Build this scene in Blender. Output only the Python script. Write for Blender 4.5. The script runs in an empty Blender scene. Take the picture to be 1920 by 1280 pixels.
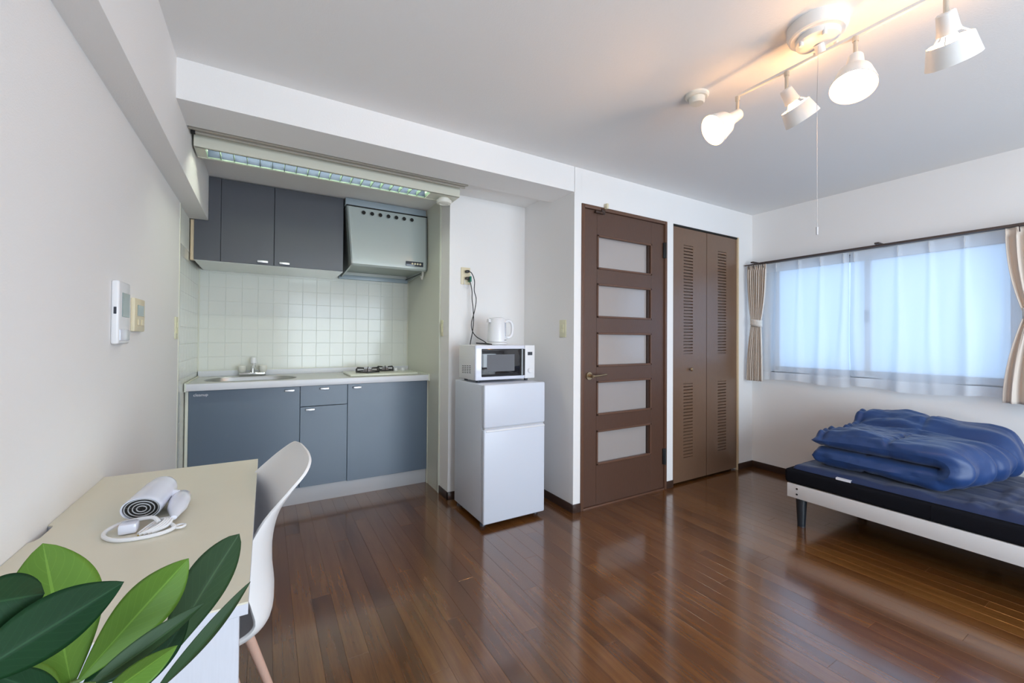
import bpy, bmesh, math, random
from mathutils import Vector, Matrix, noise
R = math.radians
random.seed(7)
scene = bpy.context.scene
col = scene.collection

# ------------------------------------------------------------------ camera
YA, PI_, RO = R(30.528), R(0.6455), R(-0.3949)
Fw = Vector((math.sin(YA)*math.cos(PI_), math.cos(YA)*math.cos(PI_), math.sin(PI_)))
Rv = Vector((math.cos(YA), -math.sin(YA), 0))
Uv = Vector((-math.sin(YA)*math.sin(PI_), -math.cos(YA)*math.sin(PI_), math.cos(PI_)))
r2 = Rv*math.cos(RO) - Uv*math.sin(RO)
u2 = Rv*math.sin(RO) + Uv*math.cos(RO)
cd = bpy.data.cameras.new('camera'); cam = bpy.data.objects.new('camera', cd); col.objects.link(cam)
cam.matrix_world = Matrix(((r2.x, u2.x, -Fw.x, 0), (r2.y, u2.y, -Fw.y, 0), (r2.z, u2.z, -Fw.z, 1.13), (0, 0, 0, 1)))
cd.sensor_width = 36.0; cd.lens = 780.38/1920*36.0
cd.shift_y = -13.61/1920
cd.clip_start = 0.05; cd.clip_end = 100
scene.camera = cam

# ------------------------------------------------------------------ world, lights, exposure
w = bpy.data.worlds.new('World'); scene.world = w; w.use_nodes = True
wn = w.node_tree.nodes['Background']
wn.inputs[0].default_value = (0.52, 0.73, 1.0, 1)
wn.inputs[1].default_value = 1.75
scene.view_settings.view_transform = 'Standard'
scene.view_settings.look = 'None'
scene.view_settings.gamma = 1.0
scene.view_settings.use_curve_mapping = False
scene.view_settings.exposure = 0.18
scene.cycles.max_bounces = 8
scene.cycles.diffuse_bounces = 5
scene.cycles.glossy_bounces = 3
scene.cycles.transmission_bounces = 5
scene.cycles.transparent_max_bounces = 12
scene.cycles.sample_clamp_indirect = 6
scene.cycles.use_denoising = True
scene.cycles.caustics_reflective = False
scene.cycles.caustics_refractive = False


def area(name, loc, rot, sx, sy, power, color, portal=False, spread=180):
    l = bpy.data.lights.new(name, 'AREA'); l.shape = 'RECTANGLE'; l.size = sx; l.size_y = sy
    l.energy = power; l.color = color; l.cycles.is_portal = portal
    l.spread = R(spread)
    o = bpy.data.objects.new(name, l); o.location = loc; o.rotation_euler = rot; col.objects.link(o)
    return o


# daylight entering by the balcony window behind the camera, and by the window beside the bed (lamps stand outside the glass)
area('daylight_balcony', (1.62, -2.15, 1.0), (R(90), 0, R(0)), 2.7, 2.1, 152, (0.89, 0.94, 1.0))

# ------------------------------------------------------------------ helpers
OFF = {}


def mat(name, color, rough=0.5, metal=0.0, spec=0.5, noise_s=0, noise_a=0, bump=0, bump_s=200, emit=None, emit_s=0, coat=0, coat_r=0.05, trans=0, sheen=0, stretch=None):
    m = bpy.data.materials.new(name); m.use_nodes = True
    nt = m.node_tree; b = nt.nodes['Principled BSDF']
    b.inputs['Base Color'].default_value = (*color, 1)
    b.inputs['Roughness'].default_value = rough
    b.inputs['Metallic'].default_value = metal
    b.inputs['Specular IOR Level'].default_value = spec
    b.inputs['Coat Weight'].default_value = coat
    b.inputs['Coat Roughness'].default_value = coat_r
    b.inputs['Transmission Weight'].default_value = trans
    b.inputs['Sheen Weight'].default_value = sheen
    if emit:
        b.inputs['Emission Color'].default_value = (*emit, 1); b.inputs['Emission Strength'].default_value = emit_s
    g = nt.nodes.new('ShaderNodeNewGeometry')
    src = g.outputs['Position']
    if stretch:
        mp = nt.nodes.new('ShaderNodeMapping'); mp.inputs['Scale'].default_value = stretch
        nt.links.new(src, mp.inputs['Vector']); src = mp.outputs['Vector']
    if noise_a:
        n = nt.nodes.new('ShaderNodeTexNoise'); n.inputs['Scale'].default_value = noise_s; n.inputs['Detail'].default_value = 4
        nt.links.new(src, n.inputs['Vector'])
        mx = nt.nodes.new('ShaderNodeMix'); mx.data_type = 'RGBA'
        mx.inputs[6].default_value = (*[max(0, c*(1-noise_a)) for c in color], 1)
        mx.inputs[7].default_value = (*[min(1, c*(1+noise_a)) for c in color], 1)
        nt.links.new(n.outputs['Fac'], mx.inputs[0]); nt.links.new(mx.outputs[2], b.inputs['Base Color'])
    if bump:
        n2 = nt.nodes.new('ShaderNodeTexNoise'); n2.inputs['Scale'].default_value = bump_s; n2.inputs['Detail'].default_value = 3
        nt.links.new(src, n2.inputs['Vector'])
        bp = nt.nodes.new('ShaderNodeBump'); bp.inputs['Strength'].default_value = bump; bp.inputs['Distance'].default_value = 0.002
        nt.links.new(n2.outputs['Fac'], bp.inputs['Height']); nt.links.new(bp.outputs['Normal'], b.inputs['Normal'])
    return m


M = {}
M['wall'] = mat('wallpaper', (0.86, 0.845, 0.835), 0.85, bump=0.35, bump_s=260, spec=0.25)
M['ceil'] = mat('ceiling_paper', (0.85, 0.84, 0.83), 0.9, bump=0.3, bump_s=200, spec=0.2)
M['white'] = mat('white_paint', (0.78, 0.77, 0.74), 0.45)
M['trimw'] = mat('cream_trim', (0.70, 0.70, 0.60), 0.45)
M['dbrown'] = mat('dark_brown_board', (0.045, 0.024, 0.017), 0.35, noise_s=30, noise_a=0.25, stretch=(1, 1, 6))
M['door'] = mat('door_veneer', (0.088, 0.043, 0.028), 0.42, noise_s=40, noise_a=0.22, stretch=(6, 6, 0.6), coat=0.25, coat_r=0.25)
M['closet'] = mat('closet_veneer', (0.160, 0.090, 0.054), 0.36, noise_s=40, noise_a=0.16, stretch=(6, 6, 0.6), coat=0.6, coat_r=0.28)
M['frame'] = mat('door_frame_brown', (0.12, 0.058, 0.036), 0.42, noise_s=40, noise_a=0.2, stretch=(6, 6, 0.6))
M['frost'] = mat('smoked_glass', (0.385, 0.345, 0.33), 0.12, spec=0.8, coat=0.5, coat_r=0.05)
M['black'] = mat('black_plastic', (0.012, 0.012, 0.013), 0.4)
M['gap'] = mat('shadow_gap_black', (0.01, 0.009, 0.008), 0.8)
M['stemm'] = mat('lamp_stem_nickel', (0.62, 0.58, 0.50), 0.35, metal=0.6)
M['brass'] = mat('antique_brass', (0.42, 0.33, 0.22), 0.28, metal=1)
M['chrome'] = mat('chrome', (0.75, 0.75, 0.77), 0.12, metal=1)
M['alu'] = mat('satin_aluminium', (0.78, 0.79, 0.83), 0.3, metal=0.6)
M['steel'] = mat('stainless_steel', (0.55, 0.56, 0.56), 0.28, metal=0.9, bump=0.1, bump_s=300, stretch=(1, 20, 20))
M['grey_cab'] = mat('slate_blue_cabinet', (0.100, 0.138, 0.190), 0.36, coat=0.35, coat_r=0.22)
M['grey_up'] = mat('slate_grey_upper_cabinet', (0.083, 0.088, 0.104), 0.38, coat=0.2, coat_r=0.25)
M['plinth'] = mat('grey_kick_board', (0.50, 0.50, 0.52), 0.45)
M['wood_l'] = mat('pale_pine', (0.72, 0.57, 0.38), 0.5, noise_s=30, noise_a=0.1, stretch=(8, 8, 1))
M['tile'] = mat('glazed_white_tile', (0.75, 0.76, 0.71), 0.14, spec=0.4, bump=0.05, bump_s=12)
M['grout'] = mat('grout', (0.78, 0.80, 0.75), 0.85)
M['panelk'] = mat('kitchen_side_panel', (0.64, 0.65, 0.56), 0.3)
M['hood'] = mat('hood_grey_enamel', (0.44, 0.49, 0.475), 0.3, coat=0.3, coat_r=0.12)
M['hood_top'] = mat('hood_blue_grey', (0.36, 0.43, 0.48), 0.35)
M['hood_in'] = mat('hood_filter', (0.42, 0.46, 0.42), 0.4, metal=0.2)
M['top'] = mat('worktop', (0.60, 0.61, 0.60), 0.32, noise_s=300, noise_a=0.06)
M['topedge'] = mat('worktop_edge', (0.74, 0.75, 0.80), 0.35)
M['trackm'] = mat('track_taupe', (0.46, 0.42, 0.36), 0.5)
M['caulk'] = mat('cream_sealant', (0.74, 0.76, 0.66), 0.5)
M['hob'] = mat('cream_enamel', (0.74, 0.75, 0.64), 0.25)
M['iron'] = mat('cast_iron', (0.02, 0.02, 0.022), 0.5)
M['burner'] = mat('burner_cap', (0.33, 0.31, 0.33), 0.4, metal=0.7)
M['cream'] = mat('cream_plastic', (0.74, 0.66, 0.47), 0.45)
M['creamg'] = mat('pale_cream_plastic', (0.72, 0.70, 0.50), 0.45)
M['fridge'] = mat('fridge_white', (0.66, 0.70, 0.79), 0.33, spec=0.45)
M['wplast'] = mat('white_plastic', (0.80, 0.80, 0.82), 0.3)
M['gloss'] = mat('glossy_white_plastic', (0.74, 0.76, 0.86), 0.16, coat=0.4)
M['mwglass'] = mat('dark_oven_glass', (0.015, 0.015, 0.018), 0.06, spec=0.7)
M['mwin'] = mat('oven_window_mesh', (0.14, 0.15, 0.17), 0.12, spec=0.7)
M['lcd'] = mat('display_dark', (0.05, 0.055, 0.07), 0.2)
M['screen'] = mat('intercom_screen', (0.28, 0.36, 0.35), 0.15)
M['green'] = mat('green_rubber', (0.0, 0.20, 0.13), 0.5)
M['cord'] = mat('black_cable', (0.014, 0.014, 0.015), 0.45)
M['desk'] = mat('desk_beige_laminate', (0.70, 0.66, 0.54), 0.32, noise_s=20, noise_a=0.02)
M['deskw'] = mat('desk_white_woodgrain', (0.60, 0.61, 0.67), 0.45, noise_s=60, noise_a=0.05, stretch=(6, 6, 0.4))
M['chair'] = mat('chair_white_polypropylene', (0.78, 0.77, 0.77), 0.4, bump=0.05, bump_s=500)
M['beech'] = mat('beech_wood', (0.72, 0.47, 0.37), 0.45, noise_s=40, noise_a=0.08, stretch=(6, 6, 1))
M['bedblk'] = mat('bed_black_fabric', (0.005, 0.0055, 0.009), 0.9, spec=0.15, bump=0.2, bump_s=600)
M['bedleg'] = mat('bed_leg_black', (0.012, 0.016, 0.022), 0.4)
M['bedwhite'] = mat('bed_rail_white', (0.70, 0.70, 0.71), 0.4)
M['navypad'] = mat('navy_futon_pad', (0.012, 0.026, 0.085), 0.6, spec=0.3, sheen=0.12, bump=0.15, bump_s=60)
M['navy'] = mat('navy_duvet', (0.011, 0.044, 0.160), 0.42, spec=0.45, sheen=0.12, bump=0.5, bump_s=28)
M['tag'] = mat('white_cloth_tag', (0.75, 0.76, 0.82), 0.7)
M['lampw'] = mat('lamp_white_enamel', (0.80, 0.79, 0.77), 0.35)
M['bulb'] = mat('lit_bulb', (1, 0.9, 0.7), 0.4, emit=(1.0, 0.50, 0.17), emit_s=140)
M['tube'] = mat('fluorescent_tube', (0.9, 1, 0.95), 0.4, emit=(0.96, 1.0, 0.84), emit_s=52)
M['louvre'] = mat('louvre_metal', (0.06, 0.09, 0.07), 0.5, spec=0.2)
M['reflector'] = mat('reflector_blue_metal', (0.014, 0.020, 0.036), 0.6, spec=0.1)
M['rail'] = mat('curtain_rail_brown', (0.06, 0.042, 0.038), 0.4)
M['alum_w'] = mat('window_frame_alu', (0.62, 0.64, 0.68), 0.4, metal=0.3)
M['stripe'] = mat('beige_curtain', (0.66, 0.57, 0.49), 0.8, bump=0.2, bump_s=400)
M['tie'] = mat('cream_tieback', (0.74, 0.72, 0.68), 0.8)
M['pot'] = mat('pot_white', (0.7, 0.7, 0.7), 0.4)
M['soil'] = mat('soil', (0.05, 0.03, 0.02), 0.9)
M['stem'] = mat('stem_green', (0.10, 0.16, 0.04), 0.5)
M['yellow'] = mat('yellow_tag', (0.55, 0.42, 0.08), 0.5)
M['detector'] = mat('detector_ivory', (0.78, 0.77, 0.70), 0.4)
M['concrete'] = mat('balcony_concrete', (0.4, 0.4, 0.4), 0.8)


def mixshader(name, build):
    m = bpy.data.materials.new(name); m.use_nodes = True; nt = m.node_tree
    nt.nodes.remove(nt.nodes['Principled BSDF'])
    out = nt.nodes['Material Output']
    nt.links.new(build(nt), out.inputs['Surface'])
    return m


def _sheer(nt, tf=0.30):
    tr = nt.nodes.new('ShaderNodeBsdfTransparent'); tr.inputs[0].default_value = (0.93, 0.96, 1, 1)
    tl = nt.nodes.new('ShaderNodeBsdfTranslucent'); tl.inputs[0].default_value = (0.88, 0.90, 0.92, 1)
    df = nt.nodes.new('ShaderNodeBsdfDiffuse'); df.inputs[0].default_value = (0.84, 0.84, 0.85, 1)
    m1 = nt.nodes.new('ShaderNodeMixShader'); m1.inputs[0].default_value = 0.5
    nt.links.new(tl.outputs[0], m1.inputs[1]); nt.links.new(df.outputs[0], m1.inputs[2])
    m2 = nt.nodes.new('ShaderNodeMixShader'); m2.inputs[0].default_value = 1-tf
    nt.links.new(tr.outputs[0], m2.inputs[1]); nt.links.new(m1.outputs[0], m2.inputs[2])
    return m2.outputs[0]


def _glass(nt):
    tr = nt.nodes.new('ShaderNodeBsdfTransparent'); tr.inputs[0].default_value = (0.93, 0.96, 0.97, 1)
    gl = nt.nodes.new('ShaderNodeBsdfGlossy'); gl.inputs['Roughness'].default_value = 0.02
    m2 = nt.nodes.new('ShaderNodeMixShader'); m2.inputs[0].default_value = 0.07
    nt.links.new(tr.outputs[0], m2.inputs[1]); nt.links.new(gl.outputs[0], m2.inputs[2])
    return m2.outputs[0]


def _frostw(nt):
    tr = nt.nodes.new('ShaderNodeBsdfTransparent'); tr.inputs[0].default_value = (0.9, 0.95, 1, 1)
    tl = nt.nodes.new('ShaderNodeBsdfTranslucent'); tl.inputs[0].default_value = (0.9, 0.94, 0.97, 1)
    m2 = nt.nodes.new('ShaderNodeMixShader'); m2.inputs[0].default_value = 0.6
    nt.links.new(tr.outputs[0], m2.inputs[1]); nt.links.new(tl.outputs[0], m2.inputs[2])
    return m2.outputs[0]


M['sheer'] = mixshader('sheer_voile', _sheer)
M['sheer2'] = mixshader('sheer_voile_hem', lambda nt: _sheer(nt, 0.12))
M['glass'] = mixshader('window_glass', _glass)
M['frostw'] = mixshader('frosted_window_glass', _frostw)


def stripe_mat():
    m = M['stripe']; nt = m.node_tree; b = nt.nodes['Principled BSDF']
    b.inputs['Base Color'].default_value = (0.74, 0.66, 0.585, 1)
    return m


stripe_mat()


def floor_mat():
    m = bpy.data.materials.new('floor_plank_wood'); m.use_nodes = True; nt = m.node_tree; b = nt.nodes['Principled BSDF']
    g = nt.nodes.new('ShaderNodeNewGeometry'); oi = nt.nodes.new('ShaderNodeObjectInfo')
    off = nt.nodes.new('ShaderNodeVectorMath'); off.operation = 'MULTIPLY_ADD'
    cmb = nt.nodes.new('ShaderNodeCombineXYZ'); nt.links.new(oi.outputs['Random'], cmb.inputs[0]); nt.links.new(oi.outputs['Random'], cmb.inputs[1])
    nt.links.new(cmb.outputs[0], off.inputs[0]); off.inputs[1].default_value = (31, 17, 0); nt.links.new(g.outputs['Position'], off.inputs[2])
    mp = nt.nodes.new('ShaderNodeMapping'); mp.inputs['Scale'].default_value = (26, 1.7, 1); nt.links.new(off.outputs[0], mp.inputs['Vector'])
    n = nt.nodes.new('ShaderNodeTexNoise'); n.inputs['Scale'].default_value = 1; n.inputs['Detail'].default_value = 5; n.inputs['Roughness'].default_value = 0.65
    nt.links.new(mp.outputs[0], n.inputs['Vector'])
    mp2 = nt.nodes.new('ShaderNodeMapping'); mp2.inputs['Scale'].default_value = (150, 5, 1); nt.links.new(off.outputs[0], mp2.inputs['Vector'])
    n2 = nt.nodes.new('ShaderNodeTexNoise'); n2.inputs['Scale'].default_value = 1; n2.inputs['Detail'].default_value = 3; nt.links.new(mp2.outputs[0], n2.inputs['Vector'])
    a = nt.nodes.new('ShaderNodeMath'); a.operation = 'MULTIPLY_ADD'; a.inputs[1].default_value = 0.20; nt.links.new(oi.outputs['Random'], a.inputs[0])
    s = nt.nodes.new('ShaderNodeMath'); s.operation = 'MULTIPLY_ADD'; s.inputs[1].default_value = 0.75; s.inputs[2].default_value = -0.04
    nt.links.new(n.outputs['Fac'], s.inputs[0]); nt.links.new(s.outputs[0], a.inputs[2])
    a2 = nt.nodes.new('ShaderNodeMath'); a2.operation = 'MULTIPLY_ADD'; a2.inputs[1].default_value = 0.16
    nt.links.new(n2.outputs['Fac'], a2.inputs[0]); nt.links.new(a.outputs[0], a2.inputs[2])
    cr = nt.nodes.new('ShaderNodeValToRGB')
    e = cr.color_ramp.elements; e[0].position = 0.28; e[0].color = (0.060, 0.020, 0.006, 1); e[1].position = 0.80; e[1].color = (0.225, 0.096, 0.025, 1)
    k = cr.color_ramp.elements.new(0.52); k.color = (0.134, 0.050, 0.012, 1)
    nt.links.new(a2.outputs[0], cr.inputs['Fac']); nt.links.new(cr.outputs[0], b.inputs['Base Color'])
    b.inputs['Roughness'].default_value = 0.22; b.inputs['Specular IOR Level'].default_value = 0.5
    b.inputs['Coat Weight'].default_value = 1.0; b.inputs['Coat Roughness'].default_value = 0.13; b.inputs['Coat IOR'].default_value = 1.6
    bp = nt.nodes.new('ShaderNodeBump'); bp.inputs['Strength'].default_value = 0.06; bp.inputs['Distance'].default_value = 0.001
    nt.links.new(n2.outputs['Fac'], bp.inputs['Height']); nt.links.new(bp.outputs['Normal'], b.inputs['Normal'])
    return m


M['floor'] = floor_mat()


def leaf_mat(name, c1, c2):
    m = bpy.data.materials.new(name); m.use_nodes = True; nt = m.node_tree; b = nt.nodes['Principled BSDF']
    uv = nt.nodes.new('ShaderNodeUVMap'); sp = nt.nodes.new('ShaderNodeSeparateXYZ'); nt.links.new(uv.outputs[0], sp.inputs[0])
    ab = nt.nodes.new('ShaderNodeMath'); ab.operation = 'ABSOLUTE'; nt.links.new(sp.outputs[0], ab.inputs[0])
    ma = nt.nodes.new('ShaderNodeMath'); ma.operation = 'MULTIPLY_ADD'; ma.inputs[1].default_value = -0.28; nt.links.new(ab.outputs[0], ma.inputs[0]); nt.links.new(sp.outputs[1], ma.inputs[2])
    sc = nt.nodes.new('ShaderNodeMath'); sc.operation = 'MULTIPLY'; sc.inputs[1].default_value = 75; nt.links.new(ma.outputs[0], sc.inputs[0])
    sn = nt.nodes.new('ShaderNodeMath'); sn.operation = 'SINE'; nt.links.new(sc.outputs[0], sn.inputs[0])
    pw = nt.nodes.new('ShaderNodeMath'); pw.operation = 'GREATER_THAN'; pw.inputs[1].default_value = 0.93; nt.links.new(sn.outputs[0], pw.inputs[0])
    mid = nt.nodes.new('ShaderNodeMath'); mid.operation = 'LESS_THAN'; mid.inputs[1].default_value = 0.035; nt.links.new(ab.outputs[0], mid.inputs[0])
    mm = nt.nodes.new('ShaderNodeMath'); mm.operation = 'MULTIPLY_ADD'; mm.inputs[1].default_value = 0.22; nt.links.new(pw.outputs[0], mm.inputs[0]); nt.links.new(mid.outputs[0], mm.inputs[2]); mm.use_clamp = True
    g = nt.nodes.new('ShaderNodeNewGeometry')
    n = nt.nodes.new('ShaderNodeTexNoise'); n.inputs['Scale'].default_value = 14; nt.links.new(g.outputs['Position'], n.inputs['Vector'])
    mx = nt.nodes.new('ShaderNodeMix'); mx.data_type = 'RGBA'; mx.inputs[6].default_value = (*c1, 1); mx.inputs[7].default_value = (*c2, 1); nt.links.new(n.outputs['Fac'], mx.inputs[0])
    mx2 = nt.nodes.new('ShaderNodeMix'); mx2.data_type = 'RGBA'; mx2.inputs[7].default_value = (*[min(1, c*1.5+0.01) for c in c2], 1)
    ms = nt.nodes.new('ShaderNodeMath'); ms.operation = 'MULTIPLY'; ms.inputs[1].default_value = 0.5; nt.links.new(mm.outputs[0], ms.inputs[0])
    nt.links.new(ms.outputs[0], mx2.inputs[0]); nt.links.new(mx.outputs[2], mx2.inputs[6]); nt.links.new(mx2.outputs[2], b.inputs['Base Color'])
    b.inputs['Roughness'].default_value = 0.45; b.inputs['Specular IOR Level'].default_value = 0.3
    bp = nt.nodes.new('ShaderNodeBump'); bp.inputs['Strength'].default_value = 0.3; bp.inputs['Distance'].default_value = 0.001; bp.invert = True
    nt.links.new(mm.outputs[0], bp.inputs['Height']); nt.links.new(bp.outputs['Normal'], b.inputs['Normal'])
    tl = nt.nodes.new('ShaderNodeBsdfTranslucent'); nt.links.new(mx2.outputs[2], tl.inputs[0])
    ad = nt.nodes.new('ShaderNodeMixShader'); ad.inputs[0].default_value = 0.25
    nt.links.new(b.outputs[0], ad.inputs[1]); nt.links.new(tl.outputs[0], ad.inputs[2]); nt.links.new(ad.outputs[0], nt.nodes['Material Output'].inputs['Surface'])
    return m


M['leafB'] = leaf_mat('leaf_bright_green', (0.075, 0.19, 0.018), (0.16, 0.30, 0.04))
M['leafD'] = leaf_mat('leaf_dark_green', (0.004, 0.030, 0.010), (0.010, 0.062, 0.018))
M['leafG'] = leaf_mat('leaf_grey_green', (0.018, 0.048, 0.020), (0.042, 0.092, 0.034))


class MB:
    def __init__(s):
        s.bm = bmesh.new(); s.mats = []; s.cur = 0

    def use(s, m):
        if m not in s.mats: s.mats.append(m)
        s.cur = s.mats.index(m); return s

    def _fin(s, before):
        for f in s.bm.faces:
            if f not in before: f.material_index = s.cur

    def add(s, verts, faces, T=None):
        vs = [s.bm.verts.new(T @ Vector(v) if T else Vector(v)) for v in verts]
        for f in faces:
            try:
                fc = s.bm.faces.new([vs[i] for i in f]); fc.material_index = s.cur
            except ValueError: pass
        return vs

    def box(s, x0, x1, y0, y1, z0, z1, bev=0, seg=2, T=None):
        x0, x1 = min(x0, x1), max(x0, x1); y0, y1 = min(y0, y1), max(y0, y1); z0, z1 = min(z0, z1), max(z0, z1)
        t = bmesh.new()
        bmesh.ops.create_cube(t, size=1)
        for v in t.verts: v.co = Vector(((v.co.x+.5)*(x1-x0)+x0, (v.co.y+.5)*(y1-y0)+y0, (v.co.z+.5)*(z1-z0)+z0))
        if bev: bmesh.ops.bevel(t, geom=list(t.edges), offset=bev, segments=seg, profile=0.5, affect='EDGES')
        s.merge(t, T); return s

    def merge(s, t, T=None):
        t.verts.ensure_lookup_table(); t.verts.index_update()
        s.add([v.co.copy() for v in t.verts], [[v.index for v in f.verts] for f in t.faces], T); t.free()

    def lathe(s, prof, n=32, T=None, closed=False, arc=None):
        # prof: (r, z) list revolved about z
        vs = []; fs = []
        for r, z in prof:
            for i in range(n):
                a = 2*math.pi*i/n; vs.append((r*math.cos(a), r*math.sin(a), z))
        m = len(prof)
        for j in range(m-1 if not closed else m):
            j2 = (j+1) % m
            for i in range(n):
                k = (i+1) % n; fs.append([j*n+i, j*n+k, j2*n+k, j2*n+i])
        s.add(vs, fs, T)
        if not closed:
            if prof[0][0] > 1e-6: s.add([(prof[0][0]*math.cos(2*math.pi*i/n), prof[0][0]*math.sin(2*math.pi*i/n), prof[0][1]) for i in range(n)], [list(range(n))[::-1]], T)
            if prof[-1][0] > 1e-6: s.add([(prof[-1][0]*math.cos(2*math.pi*i/n), prof[-1][0]*math.sin(2*math.pi*i/n), prof[-1][1]) for i in range(n)], [list(range(n))], T)
        return s

    def cyl(s, p0, p1, r0, r1=None, n=20):
        r1 = r0 if r1 is None else r1
        p0, p1 = Vector(p0), Vector(p1); d = p1-p0
        T = Matrix.Translation(p0) @ d.to_track_quat('Z', 'Y').to_matrix().to_4x4()
        return s.lathe([(r0, 0), (r1, d.length)], n, T)

    def tube(s, pts, r, n=8, closed=False):
        pts = [Vector(p) for p in pts]; m = len(pts); vs = []; fs = []
        up = Vector((0.123, 0.31, 0.94)).normalized(); N = None
        for i in range(m):
            a = pts[(i-1) % m] if (i > 0 or closed) else pts[i]; b = pts[(i+1) % m] if (i < m-1 or closed) else pts[i]
            t = (b-a).normalized()
            N = (up - t*up.dot(t)).normalized() if N is None else (N - t*N.dot(t)).normalized()
            B = t.cross(N)
            for k in range(n):
                an = 2*math.pi*k/n; vs.append(pts[i] + r*(math.cos(an)*N + math.sin(an)*B))
        for i in range(m if closed else m-1):
            j = (i+1) % m
            for k in range(n):
                l = (k+1) % n; fs.append([i*n+k, i*n+l, j*n+l, j*n+k])
        if not closed: fs.append(list(range(n))[::-1]); fs.append([(m-1)*n+k for k in range(n)])
        s.add(vs, fs); return s

    def grid(s, fn, nu, nv, cu=False, cv=False):
        vs = [fn(i/(nu if cu else nu-1), j/(nv if cv else nv-1)) for i in range(nu) for j in range(nv)]; fs = []
        for i in range(nu if cu else nu-1):
            for j in range(nv if cv else nv-1):
                a, b = (i+1) % nu, (j+1) % nv
                fs.append([i*nv+j, a*nv+j, a*nv+b, i*nv+b])
        s.add(vs, fs); return s

    def prism(s, poly, h0, h1, axis='z', T=None):
        n = len(poly)
        def P(p, h): return {'z': (p[0], p[1], h), 'y': (p[0], h, p[1]), 'x': (h, p[0], p[1])}[axis]
        s.add([P(p, h0) for p in poly]+[P(p, h1) for p in poly], [list(range(n))[::-1], list(range(n, 2*n))]+[[i, (i+1) % n, n+(i+1) % n, n+i] for i in range(n)], T)
        return s

    def build(s, name, mt, parent=None, sharp=35, weld=False):
        bm = s.bm
        if weld: bmesh.ops.remove_doubles(bm, verts=bm.verts, dist=1e-5)
        bmesh.ops.recalc_face_normals(bm, faces=bm.faces)
        off = OFF.get(parent.name, Vector((0, 0, 0))) if parent else Vector((0, 0, 0))
        for v in bm.verts: v.co -= off
        for f in bm.faces: f.smooth = True
        bm.edges.ensure_lookup_table()
        for e in bm.edges:
            if len(e.link_faces) == 2:
                try:
                    if e.calc_face_angle() > R(sharp): e.smooth = False
                except ValueError: pass
        me = bpy.data.meshes.new(name); bm.to_mesh(me); bm.free()
        if s.mats:
            for m_ in s.mats: me.materials.append(M[m_])
        else: me.materials.append(M[mt])
        o = bpy.data.objects.new(name, me); col.objects.link(o)
        if parent: o.parent = parent; OFF[o.name] = off
        return o


def tag(o, label, cat, group=None, kind=None):
    if label: o['label'] = label
    if cat: o['category'] = cat
    if group: o['group'] = group
    if kind: o['kind'] = kind
    return o


def thing(name, label, cat, loc, group=None):
    o = bpy.data.objects.new(name, None); o.empty_display_size = 0.05; col.objects.link(o)
    o.location = loc; OFF[o.name] = Vector(loc)
    return tag(o, label, cat, group)


def struct(o): o['kind'] = 'structure'; return o


def bx(name, m, b, bev=0, parent=None, seg=2):
    return MB().box(*b, bev, seg).build(name, m, parent)


# ------------------------------------------------------------------ room shell
XL, XR, YB, YF, ZC = -0.418, 3.7786, 2.137, -1.9, 2.263
YN, YK, XN, XP = 2.745, 3.71, 1.104, 1.7288

# floor: base slab and its planks (75 mm wide strips)
fl = struct(bx('floor', 'dbrown', (XL-.1, XR+.1, YF-.1, 3.8, -0.12, -0.012)))
pw = 0.075
mesh_cache = {}
npl = 0
for i in range(int((XR-XL)/pw)+1):
    x0 = XL+i*pw; x1 = min(XR, x0+pw)
    y = YF - (i*0.437 % 1.1)*1.0
    yend = 3.7 if x0 < XN+.02 else (YN if x0 < XP else YB+.1)
    while y < yend:
        L = 1.365
        a, b = max(y, YF), min(y+L, yend)
        if b-a > 0.02:
            key = (round(x1-x0, 3), round(b-a, 3))
            if key not in mesh_cache:
                o = MB().box(0, x1-x0-0.0003, 0, b-a-0.0004, -0.012, 0, 0.0005, 1).build('plank', 'floor', fl)
                mesh_cache[key] = o.data
            else:
                o = bpy.data.objects.new('plank', mesh_cache[key]); col.objects.link(o); o.parent = fl
            o.location = (x0, a, 0); npl += 1
        y += L
print('planks', npl)

struct(bx('ceiling', 'ceil', (XL-.1, XR+.1, YF-.1, YB+0.3, ZC, ZC+.1)))
struct(bx('ceiling_alcove', 'ceil', (XL-.1, XP+.3, 2.39, YK+.1, 2.155, ZC+.1)))
struct(bx('wall_left', 'wall', (XL-.12, XL, YF-.1, 2.90, -.1, ZC+.05)))
struct(bx('wall_kitchen_left', 'grout', (XL-.12, XL-.006, 2.90, YK+.1, -.1, ZC+.05)))
struct(bx('wall_kitchen_back', 'grout', (XL-.12, XN+.1, YK, YK+.1, -.1, ZC+.05)))
struct(bx('wall_nook', 'wall', (XN, XP+.12, YN, YK+.1, -.1, ZC+.05)))
struct(bx('wall_pillar', 'wall', (XP, 1.7885, YB, YN+.02, -.1, ZC+.05)))
wb = MB()
dz = 2.033
wb.box(2.627, 2.704, YB, YB+.12, -.05, ZC+.05).box(3.5585, XR+.1, YB, YB+.12, -.05, ZC+.05).box(1.788, 2.6275, YB, YB+.12, dz, ZC+.05).box(2.7035, 3.559, YB, YB+.12, dz, ZC+.05)
struct(wb.build('wall_back', 'wall'))
struct(bx('wall_corridor', 'wall', (1.79, XR+.1, 3.2, 3.3, -.1, ZC+.1)))
wr = MB(); wy0, wy1, wz0, wz1 = 0.58, 1.975, 0.860, 1.780
wr.box(XR, XR+.12, YF-.1, wy0, -.1, ZC+.05).box(XR, XR+.12, wy1, YB+.15, -.1, ZC+.05).box(XR, XR+.12, wy0, wy1, -.1, wz0).box(XR, XR+.12, wy0, wy1, wz1, ZC+.05)
struct(wr.build('wall_right', 'wall'))
wf = MB(); bx0, bx1, bz1 = 0.27, 2.97, 2.0
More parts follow.
